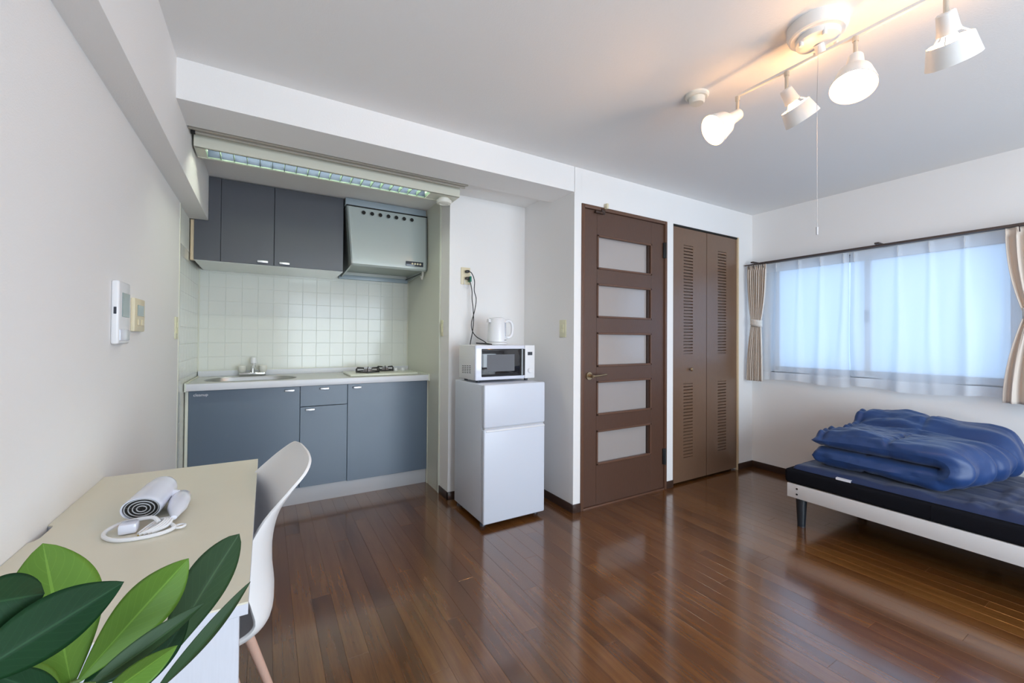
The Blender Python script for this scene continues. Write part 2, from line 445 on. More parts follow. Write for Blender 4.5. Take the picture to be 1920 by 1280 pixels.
wf.box(XL-.1, bx0, YF-.12, YF, -.1, ZC+.05).box(bx1, XR+.1, YF-.12, YF, -.1, ZC+.05).box(bx0, bx1, YF-.12, YF, bz1, ZC+.05).box(bx0, bx1, YF-.12, YF, -.1, 0.02)
struct(wf.build('wall_front', 'wall'))
# beams
struct(bx('trim_1', 'wall', (-0.327, XP+.002, YB, 2.39, 2.097, ZC+.02)))
struct(bx('trim_2', 'wall', (XL-.02, -0.327, YF, 3.249, 1.868, ZC+.02)))
# baseboards
H = 0.055
struct(bx('baseboard_back', 'dbrown', (XP-.004, 1.79, YB-.007, YB, 0, H), .001))
struct(bx('baseboard_back_1', 'dbrown', (2.6265, 2.704, YB-.007, YB, 0, H), .001))
struct(bx('baseboard_back_2', 'dbrown', (3.5585, XR, YB-.007, YB, 0, H), .001))
struct(bx('baseboard_pillar', 'dbrown', (XP-.007, XP, YB-.007, YN, 0, H), .001))
struct(bx('baseboard_nook', 'dbrown', (XN-.007, XP, YN-.007, YN, 0, H), .001))
struct(bx('baseboard_stub', 'dbrown', (XN-.007, XN, YN-.007, 2.905, 0, H), .001))
struct(bx('baseboard_right', 'dbrown', (XR-.008, XR, YF, YB, 0, H), .001))
struct(bx('baseboard_left', 'dbrown', (XL, XL+.008, YF, 2.9, 0, H), .001))
struct(bx('baseboard_front', 'dbrown', (bx1, XR, YF, YF+.008, 0, H), .001))
# kitchen side panels edges
struct(bx('trim_3', 'panelk', (XN-.012, XN+.002, 2.905, 2.925, 0, 2.155), .001))
rp = struct(bx('trim_4', 'panelk', (XN-.008, XN, 2.925, YK, 0, 2.155)))
struct(bx('trim_5', 'trimw', (XL-.006, XL+.003, 2.893, 2.91, 0, 1.868), .001))
struct(bx('trim_6', 'trimw', (XN-.016, XN-.008, YK-.008, YK, .88, 1.64)))
struct(bx('trim_7', 'trimw', (XL-.006, XL+.002, YK-.012, YK, .88, 1.62)))

# tiles behind the worktop and on the kitchen's left return
kb = bpy.data.objects['wall_kitchen_back']
tile_m = None
P = 0.1015
tx0 = -0.363-P
nt_ = 0
def place_tile(x, z, w_, h_, parent, T=None):
    global nt_
    key = ('t', round(w_, 3), round(h_, 3), T is not None)
    if key not in mesh_cache:
        mb = MB()
        if T is None: mb.box(0, w_-.0018, -0.0028, 0.003, 0, h_-.0018, .0008, 1)
        else: mb.box(-.003, .002, 0, w_-.0014, 0, h_-.0014, .0006, 1)
        o = mb.build('tile', 'tile', parent); mesh_cache[key] = o.data
    else:
        o = bpy.data.objects.new('tile', mesh_cache[key]); col.objects.link(o); o.parent = parent
    o.location = (x, YK, z) if T is None else (XL-.006, x, z)
    nt_ += 1
zs = [0.882+(0.986-0.882)*0] + [0.986+P*k for k in range(7)]
for k, z in enumerate(zs):
    z1 = zs[k+1] if k+1 < len(zs) else 1.66
    if z1-z < .02: continue
    for i in range(16):
        x = tx0+i*P; x1 = min(x+P, XN-.008); x = max(x, XL)
        if x1-x > .01: place_tile(x, z, x1-x, z1-z, kb)
kl = bpy.data.objects['wall_kitchen_left']
zl = [0.0, .14, .24, .34, .44, .54, .64, .74] + zs
for k, z in enumerate(zl):
    z1 = zl[k+1] if k+1 < len(zl) else 1.66
    for i in range(8):
        y = 2.912+i*P; y1 = min(y+P, YK-.012)
        if y1-y > .01: place_tile(y, z, y1-y, z1-z, kl, T=1)
print('tiles', nt_)

# window beside the bed
wd = struct(MB().box(XR+.02, XR+.10, wy0, wy1, wz0, wz0+.018).box(XR+.02, XR+.10, wy0, wy1, wz1-.018, wz1).box(XR+.02, XR+.10, wy0, wy0+.018, wz0, wz1).box(XR+.02, XR+.10, wy1-.018, wy1, wz0, wz1).build('window_1', 'alum_w'))
bx('window_sill', 'white', (XR-.004, XR+.03, wy0-.02, wy1+.02, wz0-.02, wz0), .002, wd)
bx('window_casing', 'white', (XR-.004, XR+.02, wy0-.02, wy1+.02, wz1, wz1+.02), .001, wd)
for (a, b, xs) in ((wy0+.018, 1.335, XR+.065), (1.295, wy1-.018, XR+.035)):
    s = MB(); s.box(xs, xs+.025, a, b, wz0+.018, wz0+.05).box(xs, xs+.025, a, b, wz1-.05, wz1-.018).box(xs, xs+.025, a, a+.032, wz0+.018, wz1-.018).box(xs, xs+.025, b-.032, b, wz0+.018, wz1-.018)
    so = s.build('sash', 'alum_w', wd)
    bx('pane', 'frostw', (xs+.010, xs+.014, a+.025, b-.025, wz0+.045, wz1-.045), 0, so)
bx('latch', 'black', (XR+.018, XR+.034, 1.30, 1.325, 1.27, 1.36), .003, wd)
# balcony window behind the viewpoint
wd2 = struct(MB().box(bx0, bx1, YF-.10, YF-.02, .02, .06).box(bx0, bx1, YF-.10, YF-.02, bz1-.04, bz1).box(bx0, bx0+.04, YF-.10, YF-.02, .02, bz1).box(bx1-.04, bx1, YF-.10, YF-.02, .02, bz1).build('window_2', 'alum_w'))
for (a, b, ys) in ((bx0+.04, 1.64, YF-.09), (1.60, bx1-.04, YF-.06)):
    s = MB(); s.box(a, b, ys, ys+.03, .06, .14).box(a, b, ys, ys+.03, bz1-.1, bz1-.04).box(a, a+.05, ys, ys+.03, .06, bz1-.04).box(b-.05, b, ys, ys+.03, .06, bz1-.04)
    so = s.build('sash', 'alum_w', wd2)
    bx('pane', 'glass', (a+.04, b-.04, ys+.012, ys+.016, .12, bz1-.08), 0, so)

# ------------------------------------------------------------------ brown glazed door
dr = struct(thing('door_1', 'brown room door with five wide smoked glass panels, left of the folding closet door', None, (2.2, YB, 0)))
f = MB(); f.box(1.788, 1.812, YB-.008, YB+.11, 0, dz, .002).box(2.604, 2.6275, YB-.008, YB+.11, 0, dz, .002).box(1.812, 2.604, YB-.008, YB+.11, 2.009, dz, .002)
f.build('door_frame', 'frame', dr)
bx('threshold', 'frame', (1.812, 2.604, YB-.004, YB+.08, -.004, .010), .002, dr)
LX0, LX1, LZ0, LZ1 = 1.815, 2.601, 0.014, 2.006
tops = [1.843, 1.512, 1.178, 0.848, 0.514]
wx0, wx1, wh = 1.930, 2.466, 0.234
fy, by = YB+.004, YB+.038
lf = MB(); lf.box(LX0, wx0, fy, by, LZ0, LZ1, .0015, 1).box(wx1, LX1, fy, by, LZ0, LZ1, .0015, 1)
e = [LZ1]
for t in tops: e += [t, t-wh]
e.append(LZ0)
for k in range(0, len(e), 2): lf.box(wx0, wx1, fy, by, e[k+1], e[k])
leaf = lf.build('door_leaf', 'door', dr)
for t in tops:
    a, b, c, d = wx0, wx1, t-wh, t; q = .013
    mo = MB()
    mo.box(a, b, fy-.006, fy+.012, d-q, d, .002, 1).box(a, b, fy-.006, fy+.012, c, c+q, .002, 1).box(a, a+q, fy-.006, fy+.012, c, d, .002, 1).box(b-q, b, fy-.006, fy+.012, c, d, .002, 1)
    mo.build('glazing_bead', 'frame', dr)
    rv = MB(); rv.box(b-q-.019, b-q+.003, fy+.006, fy+.022, c+q, d-q); rv.build('reveal_shade', 'dbrown', dr)  # dark strip painting in the shade of the glass recess's right reveal
    bx('pane', 'frost', (a+.004, b-.004, fy+.022, fy+.028, c+.004, d-.004), 0, dr)
hz = 0.886
h = MB(); h.cyl((1.860, fy, hz), (1.860, fy-.010, hz), .026).cyl((1.860, fy-.01, hz), (1.860, fy-.05, hz), .010)
h.tube([(1.856, fy-.048, hz), (1.88, fy-.050, hz+.001), (1.92, fy-.052, hz+.004), (1.955, fy-.05, hz+.006), (1.975, fy-.047, hz+.009)], .0075, 10)
h.build('door_handle', 'brass', dr)['label'] = 'antique brass lever handle'
for z in (1.81, 0.25):
    hh = MB(); hh.box(2.588, 2.622, fy-.012, fy+.002, z-.058, z+.058, .002).cyl((2.606, fy-.013, z-.06), (2.606, fy-.013, z+.06), .008, n=12)
    hh.build('hinge', 'black', dr)
c = MB(); c.box(1.90, 1.985, fy-.022, fy-.006, 1.985, 2.000, .002).box(1.955, 1.985, fy-.02, fy-.004, 2.0, 2.022, .002); c.build('door_catch', 'dbrown', dr)
bx('catch_stop', 'cream', (1.985, 2.002, fy-.035, fy-.010, 2.022, 2.058), .002, dr)

# ------------------------------------------------------------------ folding closet door
cl = struct(thing('door_2', 'brown folding closet door with columns of louvre slots and a small round knob', None, (3.13, YB, 0)))
CX0, CX1, CM = 2.704, 3.5585, 3.134
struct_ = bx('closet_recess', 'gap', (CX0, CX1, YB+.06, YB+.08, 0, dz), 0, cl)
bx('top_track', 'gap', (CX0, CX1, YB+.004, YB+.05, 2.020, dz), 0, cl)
for (x0, x1, sx0, sx1) in ((CX0+.004, CM-.003, 2.842, 2.956), (CM+.003, CX1-.004, 3.286, 3.402)):
    pm = MB(); y0, y1 = YB+.010, YB+.036
    slots = [(1.02, 1.885, 35), (0.20, .785, 23)]
    # field with real openings for the slat columns
    pm.box(x0, sx0, y0, y1, .018, 2.018).box(sx1, x1, y0, y1, .018, 2.018).box(sx0, sx1, y0, y1, .018, .20).box(sx0, sx1, y0, y1, .785, 1.02).box(sx0, sx1, y0, y1, 1.885, 2.018)
    pm.box(sx0, sx1, y1-.006, y1, .2, 1.885)
    pn = pm.build('door_panel', 'closet', cl)
    for (za, zb, n) in slots:
        pitch = (zb-za)/n
        for k in range(n):
            z = za+k*pitch
            key = ('slat', round(sx1-sx0, 3), round(pitch, 4))
            if key not in mesh_cache:
                sm = MB(); Lx = sx1-sx0
                sm.prism([(0.0, 0.0045), (0.020, 0.0045), (0.020, pitch), (0.0075, pitch), (0.0, pitch-.004)], 0, Lx, 'x')
                o = sm.build('slat', 'closet', pn); mesh_cache[key] = o.data
                o.data.transform(Matrix.Translation(-OFF[pn.name]*0+Vector((0, 0, 0))))
                # mesh was offset by the parent's base: put it back at its own corner
                o.data.transform(Matrix.Translation(OFF[pn.name]))
            else:
                o = bpy.data.objects.new('slat', mesh_cache[key]); col.objects.link(o); o.parent = pn
            o.location = Vector((sx0, y0+.0005, z)) - OFF[pn.name]
kn = MB().lathe([(.006, 0), (.006, .012), (.013, .016), (.014, .024), (.010, .029), (0.0, .030)], 20, Matrix.Translation((2.917, YB+.010, .898)) @ Matrix.Rotation(R(90), 4, 'X'))
kn.build('closet_knob', 'brass', cl)
bx('side_trim', 'wood_l', (CX1-.003, CX1+.012, YB-.003, YB+.02, 0, dz), .001, cl)

# ------------------------------------------------------------------ kitchen base units
def handle(x, z, y, parent, m='alu', wdt=.056):
    hb = MB(); hb.box(x-wdt/2, x+wdt/2, y-.022, y-.010, z-.007, z+.007, .003)
    hb.box(x-wdt/2+.004, x+wdt/2-.004, y-.012, y, z-.004, z+.004)
    return hb.build('handle', m, parent)


DY = 3.150
def base_unit(name, label, x0, x1, fronts):
    t = thing(name, label, 'cabinet', ((x0+x1)/2, 3.4, 0.115))
    b = MB(); b.box(x0, x0+.016, DY+.021, 3.69, .115, .66).box(x1-.016, x1, DY+.021, 3.69, .115, .66).box(x0, x1, DY+.021, 3.69, .115, .131).box(x0, x1, 3.68, 3.69, .131, .66)
    b.box(x0, x1, DY+.021, DY+.04, .66, .803)
    b.build('carcass', 'grey_cab', t)
    for (n_, a, b_, c_, d_, hx, hz_) in fronts:
        dd = MB().box(a+.0015, b_-.0015, DY, DY+.019, c_, d_, .0012, 1).build(n_, 'grey_cab', t)
        handle(hx, hz_, DY, dd)
    return t


unit_sink = base_unit('sink_cabinet', 'wide slate blue base cabinet under the sink, left end of the kitchen', -.402, .2, [('door', -.402, .2, .117, .800, .137, .776)])
unit_drawer = base_unit('drawer_cabinet', 'narrow slate blue base cabinet with a drawer above a small door', .2, .502, [('drawer', .2, .502, .662, .800, .350, .778), ('door', .2, .502, .117, .658, .262, .640)])
unit_stove = base_unit('stove_cabinet', 'wide slate blue base cabinet under the gas hob', .502, 1.090, [('door', .502, 1.090, .112, .800, .566, .775)])
# small lettering on the sink cabinet door
ft = bpy.data.curves.new('maker_lettering', 'FONT'); ft.body = 'cleanup'; ft.size = .024; ft.extrude = .0003; ft.align_x = 'LEFT'
ft.materials.append(M['alu']); fo = bpy.data.objects.new('maker_lettering', ft); col.objects.link(fo); bpy.context.view_layer.update()
fme = bpy.data.meshes.new_from_object(fo); bpy.data.objects.remove(fo)
fo = bpy.data.objects.new('maker_lettering', fme); col.objects.link(fo); fo.parent = unit_sink
fo.location = Vector((-.378, DY-.0006, .768)) - OFF[unit_sink.name]; fo.rotation_euler = (R(90), 0, 0)
tag(bx('kick_board', 'plinth', (-.402, 1.090, 3.175, 3.19, 0, .115), .001), 'pale grey kick board along the floor under the kitchen base cabinets', 'kick board')
tag(bx('filler_strip', 'trimw', (-.418, -.402, DY+.004, 3.19, 0, .80), .001), 'cream filler strip left of the sink cabinet', 'filler strip')
tag(bx('filler_strip', 'trimw', (1.090, 1.0955, DY-.002, 3.19, 0, .803), .001), 'cream filler strip between stove cabinet and kitchen side wall', 'filler strip')

# worktop with sink opening
wt = thing('worktop', 'pale laminated kitchen worktop with a white front edge over the slate blue cabinets', 'worktop', (.34, 3.4, .805))
SX0, SX1, SY0, SY1, SR, Z0, Z1 = -.350, .190, 3.225, 3.545, .150, .806, .845
X0, X1, Y0, Y1 = -.4175, 1.0955, 3.130, 3.70
mb = MB()
def rrect(x0, x1, y0, y1, r, n=8):
    pts = []
    for (cx, cy, a0) in ((x1-r, y1-r, 0), (x0+r, y1-r, 90), (x0+r, y0+r, 180), (x1-r, y0+r, 270)):
        for k in range(n+1):
            a = R(a0+90*k/n); pts.append((cx+r*math.cos(a), cy+r*math.sin(a)))
    return pts
inner = rrect(SX0, SX1, SY0, SY1, SR)
outer = []
cx0, cy0 = (SX0+SX1)/2, (SY0+SY1)/2
lx1 = .215
for (px, py) in inner:
    dx, dy = px-cx0, py-cy0
    s_ = min(((lx1-cx0) if dx > 0 else (cx0-X0))/max(abs(dx), 1e-6), ((Y1-cy0) if dy > 0 else (cy0-Y0))/max(abs(dy), 1e-6))
    outer.append((cx0+dx*s_, cy0+dy*s_))
n = len(inner)
# snap nearest outer points to the corners
for corner in ((lx1, Y1), (X0, Y1), (X0, Y0), (lx1, Y0)):
    k = min(range(n), key=lambda i: (outer[i][0]-corner[0])**2+(outer[i][1]-corner[1])**2); outer[k] = corner
for z in (Z1, Z0):
    mb.add([(p[0], p[1], z) for p in inner]+[(p[0], p[1], z) for p in outer], [[i, (i+1) % n, n+(i+1) % n, n+i] for i in range(n)])
mb.add([(p[0], p[1], Z0) for p in inner]+[(p[0], p[1], Z1) for p in inner], [[i, (i+1) % n, n+(i+1) % n, n+i] for i in range(n)])
mb.add([(X0, Y1, Z0), (lx1, Y1, Z0), (lx1, Y1, Z1), (X0, Y1, Z1)], [[0, 1, 2, 3]])
mb.box(lx1, X1, Y0, Y1, Z0, Z1)
mb.build('top_panel', 'top', wt, weld=True)
bx('front_edge', 'topedge', (X0, X1, 3.118, 3.131, .803, .8465), .004, wt)
bx('backsplash_lip', 'topedge', (X0, X1, 3.682, 3.70, .845, .885), .003, wt)
sb = MB()
def basin(u, v):
    a = v
    k = int(a*n) % n
    ix, iy = inner[k]
    prof = [(1.012, .8465), (1.0, .8462), (.985, .84), (.96, .70), (.90, .672), (.5, .668), (0.05, .665)]
    s_, z = prof[int(round(u*(len(prof)-1)))]
    return (cx0+(ix-cx0)*s_, cy0+(iy-cy0)*s_, z)
sb.grid(basin, 7, n, cv=True)
bo = sb.build('sink_basin', 'steel', wt)
MB().lathe([(.04, 0), (.04, .003), (.02, .004), (0, .002)], 24, Matrix.Translation((cx0, cy0, .666))).build('drain', 'chrome', bo)
ck = MB(); ck.box(X0, X0+.008, 3.118, 3.70, .845, .852).box(X1-.008, X1, 3.118, 3.70, .845, .853).box(X0, X1, 3.694, 3.70, .885, .889).box(X0, X0+.008, 3.113, 3.118, .80, .85).box(X1-.008, X1, 3.113, 3.118, .80, .85); ck.build('sealant_line', 'caulk', wt)

# faucet
fc = thing('faucet', 'two-handled chrome kitchen faucet with cream knobs behind the sink', 'faucet', (-.085, 3.63, .845))
fx, fyy, fz = -.085, 3.625, .846
b = MB(); b.box(fx-.085, fx+.085, fyy-.022, fyy+.022, fz, fz+.028, .010, 3).cyl((fx, fyy, fz+.02), (fx, fyy, fz+.07), .013).lathe([(.013, .0), (.018, .01), (.013, .02)], 20, Matrix.Translation((fx, fyy, fz+.03)))
b.build('body', 'chrome', fc)
sp = MB(); sp.tube([(fx+.01, fyy, fz+.07), (fx+.01, fyy-.01, fz+.085), (fx+.008, fyy-.06, fz+.082), (fx+.005, fyy-.13, fz+.066), (fx+.004, fyy-.15, fz+.058), (fx+.004, fyy-.152, fz+.03)], .008, 12)
sp.build('spout', 'chrome', fc)
MB().lathe([(.015, 0), (.019, .005), (.018, .035), (.014, .048), (0, .050)], 20, Matrix.Translation((fx+.005, fyy+.003, fz+.085))).build('diverter_knob', 'wplast', fc)
for s_ in (-1, 1):
    kb_ = MB(); kb_.lathe([(.020, 0), (.022, .006), (.0265, .012), (.0275, .045), (.024, .050), (0, .051)], 12, Matrix.Translation((fx+s_*.064, fyy-.004, fz+.025)))
    kb_.build('knob', 'detector', fc)

# gas hob
hb = thing('gas_hob', 'cream two-burner gas hob with black trivets on the worktop', 'hob', (.78, 3.4, .845))
MB().box(.530, 1.035, 3.215, 3.560, .8455, .861, .005).build('top_plate', 'hob', hb)
for (bxx, byy, rr, ri) in ((.685, 3.375, .085, .032), (.845, 3.485, .062, .024)):
    g = MB(); z = .861
    g.tube([(bxx+rr*math.cos(a*math.pi/18), byy+rr*math.sin(a*math.pi/18), z+.007) for a in range(36)], .0045, 6, closed=True)
    for k in range(6):
        a = k*math.pi/3+.3
        p = lambda r_, zz: (bxx+r_*math.cos(a), byy+r_*math.sin(a), z+zz)
        g.tube([p(rr*1.12, .003), p(rr*1.14, .028), p(rr*1.05, .036), p(rr*.45, .034), p(rr*.40, .030)], .0042, 6)
    g.build('trivet', 'iron', hb)
    c = MB(); c.lathe([(ri*1.35, 0), (ri*1.4, .006), (ri*1.1, .010), (ri, .022), (ri*.85, .026), (0, .027)], 24, Matrix.Translation((bxx, byy, z)))
    for k in range(4): c.box(-.003, .003, -.003, .003, .024, .036, 0, 2, Matrix.Translation((bxx+ri*.5*math.cos(k*1.57), byy+ri*.5*math.sin(k*1.57), z)))
    c.build('burner', 'burner', hb)
for xk in (.925, .985):
    MB().lathe([(.019, 0), (.019, .006), (.014, .010), (.013, .022), (0, .024)], 20, Matrix.Translation((xk, 3.46 if xk < .95 else 3.47, .861))).build('control_knob', 'wplast', hb)

# ------------------------------------------------------------------ upper cabinets
uc = thing('wall_cabinet', 'dark grey two-door wall cabinet hung left of the range hood', 'cabinet', (.04, 3.47, 1.61))
UY = 3.250
UZ0, UZ1 = 1.616, 2.150
b = MB(); b.box(-.325, .478, UY+.021, 3.70, UZ0, UZ1).box(-.398, -.325, UY+.021, 3.70, UZ0, 1.866)
b.build('carcass', 'grey_up', uc)
bx('bottom_panel', 'tile', (-.398, .478, UY+.019, 3.70, UZ0-.004, UZ0+.001), 0, uc)
bf = MB(); bf.prism([(-.398, UZ0), (-.262, UZ0), (-.262, UZ1), (-.3255, UZ1), (-.3255, 1.866), (-.398, 1.866)], UY, UY+.019, 'y'); bf.build('filler_panel', 'grey_up', uc)
for (a, b_, hx) in ((-.260, .036, -.028), (.039, .476, .100)):
    d = MB().box(a, b_, UY, UY+.019, UZ0, UZ1-.002, .0012, 1).build('door', 'grey_up', uc)
    handle(hx, UZ0+.018, UY, d, wdt=.062)
bx('end_batten', 'wood_l', (-.4175, -.3985, UY+.008, UY+.05, UZ0-.004, 1.866), .001, uc)['label'] = 'pale pine end batten'

# ------------------------------------------------------------------ range hood
hd = thing('range_hood', 'grey enamel range hood with a row of seven round holes, right of the wall cabinet', 'range hood', (.80, 3.45, 1.63))
hx0, hx1 = .484, 1.090
hm = MB().use('hood')
# side profile, tapered in towards the lower left
prof = [(3.70, 2.093), (3.205, 2.093), (3.192, 2.085), (3.185, 1.95), (3.178, 1.72), (3.182, 1.672), (3.196, 1.660), (3.215, 1.66), (3.215, 1.69), (3.66, 1.72), (3.70, 1.72)]
def hxl(z): return hx0+.004+.034*max(0, min(1, (2.09-z)/.43))
nP = len(prof)
vs = [(hxl(z), y, z) for y, z in prof]+[(hx1-.002, y, z) for y, z in prof]
hm.add(vs, [[i, (i+1) % nP, nP+(i+1) % nP, nP+i] for i in range(nP)])
# side cheeks: solid down to the sloping bottom edge
for (x_in, s_) in ((None, 0), (hx1-.002, 1)):
    ch = [(3.70, 2.093), (3.205, 2.093), (3.192, 2.085), (3.185, 1.95), (3.178, 1.72), (3.182, 1.672), (3.196, 1.660), (3.70, 1.628)]
    m_ = len(ch)
    A = [(hxl(z) if s_ == 0 else hx1-.002, y, z) for y, z in ch]
    B = [((hxl(z)+.010) if s_ == 0 else hx1-.012, y, z) for y, z in ch]
    hm.add(A+B, [list(range(m_)), list(range(m_, 2*m_))[::-1]]+[[i, (i+1) % m_, m_+(i+1) % m_, m_+i] for i in range(m_)])
hood = hm.build('canopy', 'hood', hd, sharp=30)
tp = MB().box(hx0, hx1, 3.210, 3.70, 2.098, 2.150, .004); tp.build('upper_casing', 'hood_top', hd)
bx('seam', 'gap', (hx0+.004, hx1+.003, 3.2, 3.70, 2.092, 2.099), 0, hd)
for k in range(7):
    x = .604+(.964-.604)*k/6
    MB().cyl((x, 3.193, 2.050), (x, 3.180, 2.050), .0145, n=20).build('vent_hole', 'gap', hd)
# round recessed rings
for k in range(7):
    x = .604+(.964-.604)*k/6
    MB().lathe([(.0145, 0), (.0165, 0), (.0165, .002), (.0145, .002)], 20, Matrix.Translation((x, 3.182, 2.050)) @ Matrix.Rotation(R(90), 4, 'X'), closed=True).build('hole_rim', 'hood', hd)
cp = MB().box(.918, 1.056, 3.172, 3.182, 1.690, 1.726, .002).build('control_panel', 'lcd', hd)
for k in range(4):
    MB().cyl((.968+k*.021, 3.172, 1.708), (.968+k*.021, 3.168, 1.708), .0075, n=14).build('button', 'cream', cp)
bx('filter_panel', 'hood_in', (.53, hx1-.012, 3.21, 3.66, 1.676, 1.684), 0, hd)
bx('rear_bar', 'hood_top', (.508, hx1-.006, 3.672, 3.70, 1.618, 1.652), .004, hd)
bx('diagonal_strut', 'black', (hx1-.030, hx1-.026, 3.25, 3.69, 1.645, 1.652), 0, hd)
MB().tube([(1.075, 3.24, 1.665), (1.077, 3.25, 1.635), (1.075, 3.26, 1.61), (1.070, 3.27, 1.63)], .008, 8).build('drip_hook', 'detector', hd)
bx('side_batten', 'wood_l', (hx1+.001, XN-.009, 3.22, 3.25, 2.09, 2.150), 0, hd)

# ------------------------------------------------------------------ fluorescent fixture above the kitchen
fxt = thing('fluorescent_light_fixture', 'long cream fluorescent light fixture with a metal louvre, below the ceiling beam over the kitchen', 'light fixture', (.39, 2.6, 2.155))
FX0, FX1, FY0, FY1, FZ0, FZ1 = -.318, 1.087, 2.530, 2.685, 2.062, 2.155
LX0_, LX1_ = -.275, .895
b = MB(); b.box(FX0, FX1, FY0, FY0+.018, FZ0, 2.128, .002, 1).box(FX0, FX1, FY0+.07, FY0+.10, 2.129, FZ1).box(FX0, FX1, FY0+.004, FY1-.004, 2.1265, 2.1305).box(FX0, FX1, FY1-.014, FY1, FZ0-.002, FZ1)
b.box(FX0, LX0_, FY0+.01, FY1-.005, FZ0, 2.127).box(LX1_, FX1, FY0+.01, FY1-.005, FZ0, 2.127)
b.build('housing', 'trimw', fxt)
bx('reflector', 'reflector', (LX0_, LX1_, FY1-.0165, FY1-.0142, FZ0+.004, 2.126), 0, fxt)
lv = MB()
nf = 20
for k in range(nf+1):
    x = LX0_+(LX1_-LX0_)*k/nf
    lv.prism([(FY0+.018, FZ0+.002), (FY1-.014, FZ0+.002), (FY1-.014, FZ0+.028), (FY0+.018, FZ0+.028)], x-.0012, x+.0012, 'x')
lv.box(LX0_, LX1_, FY1-.019, FY1-.017, FZ0, FZ0+.006).box(LX0_, LX1_, FY0+.0185, FY0+.022, FZ0, FZ0+.03)
lv.build('louvre', 'louvre', fxt)
MB().cyl((LX0_+.02, 2.603, 2.110), (LX1_-.02, 2.603, 2.110), .013, n=16).build('fluorescent_tube', 'tube', fxt)

# ceiling-mounted sliding track between beam and fixture
tr = thing('ceiling_track', 'beige ceiling track with a dark open end running along the beam above the kitchen light', 'track', (.39, 2.44, 2.155))
b = MB(); b.box(-.325, 1.095, 2.418, 2.430, 2.100, 2.155).box(-.325, 1.095, 2.466, 2.478, 2.100, 2.155).box(-.325, 1.095, 2.418, 2.478, 2.135, 2.155).box(-.325, 1.095, 2.445, 2.451, 2.106, 2.155)
b.build('channel', 'trackm', tr)
bx('end_stop', 'gap', (-.322, -.304, 2.462, 2.480, 2.096, 2.116), .002, tr)

def detector(name, label, x, y, z, r, mt='detector'):
    t = thing(name, label, 'detector', (x, y, z))
    MB().lathe([(r*.72, 0), (r*.72, -.012), (r*.70, -.016)], 32, Matrix.Translation((x, y, z))).build('base', mt, t)
    MB().lathe([(r*.75, -.014), (r, -.018), (r, -.026), (r*.90, -.036), (r*.55, -.040), (r*.5, -.037), (0, -.038)], 32, Matrix.Translation((x, y, z))).build('cover', mt, t)
    return t


detector('smoke_detector', 'round cream smoke detector under the right end of the kitchen light fixture', 1.01, 2.620, 2.066, .052)

# ------------------------------------------------------------------ switches, outlet, intercom
def plate_x(name, label, x, sgn, yc, zc, w_, h_, m='creamg', rock=1, cat='switch'):
    t = thing(name, label, cat, (x, yc, zc))
    MB().box(x, x+sgn*.006, yc-w_/2, yc+w_/2, zc-h_/2, zc+h_/2, .002).build('plate', m, t)
    for k in range(rock):
        hh = .06/rock
        MB().box(x+sgn*.006, x+sgn*.010, yc-.013, yc+.013, zc-.03+k*hh+.001, zc-.03+(k+1)*hh-.001, .001, 1).build('rocker', m, t)
    return t


plate_x('light_switch', 'cream switch on the side of the pillar, left of the brown door', XP, -1, 2.250, 1.202, .070, .118, rock=2)
plate_x('light_switch', 'cream switch on the narrow stub wall right of the kitchen', XN, -1, 2.875, 1.205, .045, .118, rock=2)
plate_x('light_switch', 'pale switch at the far end of the left wall beside the kitchen', XL, 1, 2.82, 1.176, .07, .118, rock=2)
t = thing('intercom', 'white wall intercom with grey screen above the desk', 'intercom', (XL, 1.74, 1.1))
MB().box(XL, XL+.020, 1.745, 1.865, 1.105, 1.306, .006, 3).build('housing', 'wplast', t)
MB().box(XL+.020, XL+.022, 1.775, 1.855, 1.192, 1.270, .001, 1).build('screen', 'screen', t)
MB().box(XL+.018, XL+.023, 1.752, 1.855, 1.116, 1.152, .003, 2).build('button_panel', 'gloss', t)
MB().box(XL+.007, XL+.014, 1.7435, 1.747, 1.200, 1.222, .001, 1).build('side_switch', 'lcd', t)
t = thing('water_heater_control', 'cream wall control panel beside the intercom', 'control panel', (XL, 2.06, 1.21))
MB().box(XL, XL+.012, 1.965, 2.105, 1.148, 1.268, .003).build('housing', 'cream', t)
MB().box(XL+.012, XL+.0135, 2.00, 2.085, 1.205, 1.245, .0005, 1).build('display', 'screen', t)
for yy in (2.0, 2.05): MB().box(XL+.012, XL+.016, yy, yy+.03, 1.170, 1.192, .001, 1).build('button', 'cream', t)

ot = thing('wall_outlet', 'cream double wall outlet with black plugs above the microwave', 'outlet', (1.226, YN, 1.58))
MB().box(1.190, 1.262, YN-.008, YN, 1.518, 1.640, .003).build('plate', 'cream', ot)
for z_ in (1.608, 1.560):
    MB().box(1.210, 1.243, YN-.011, YN-.006, z_-.014, z_+.014, .002).build('socket', 'cream', ot)


def bez(pts, n=10):
    # Catmull-Rom through points
    P_ = [Vector(p) for p in pts]; out = []
    for i in range(len(P_)-1):
        p0 = P_[max(i-1, 0)]; p1 = P_[i]; p2 = P_[i+1]; p3 = P_[min(i+2, len(P_)-1)]
        for k in range(n):
            t_ = k/n
            out.append(0.5*((2*p1)+(-p0+p2)*t_+(2*p0-5*p1+4*p2-p3)*t_*t_+(-p0+3*p1-3*p2+p3)*t_**3))
    out.append(P_[-1]); return out


def cordobj(name, label, plug, pts, m='cord'):
    t = thing(name, label, 'cord', plug)
    x, y, z = plug
    MB().box(x-.010, x+.014, y-.034, y, z-.009, z+.009, .003).build('plug', 'black', t)
    MB().tube(bez(pts), .0032, 8).build('cable', m, t)
    return t


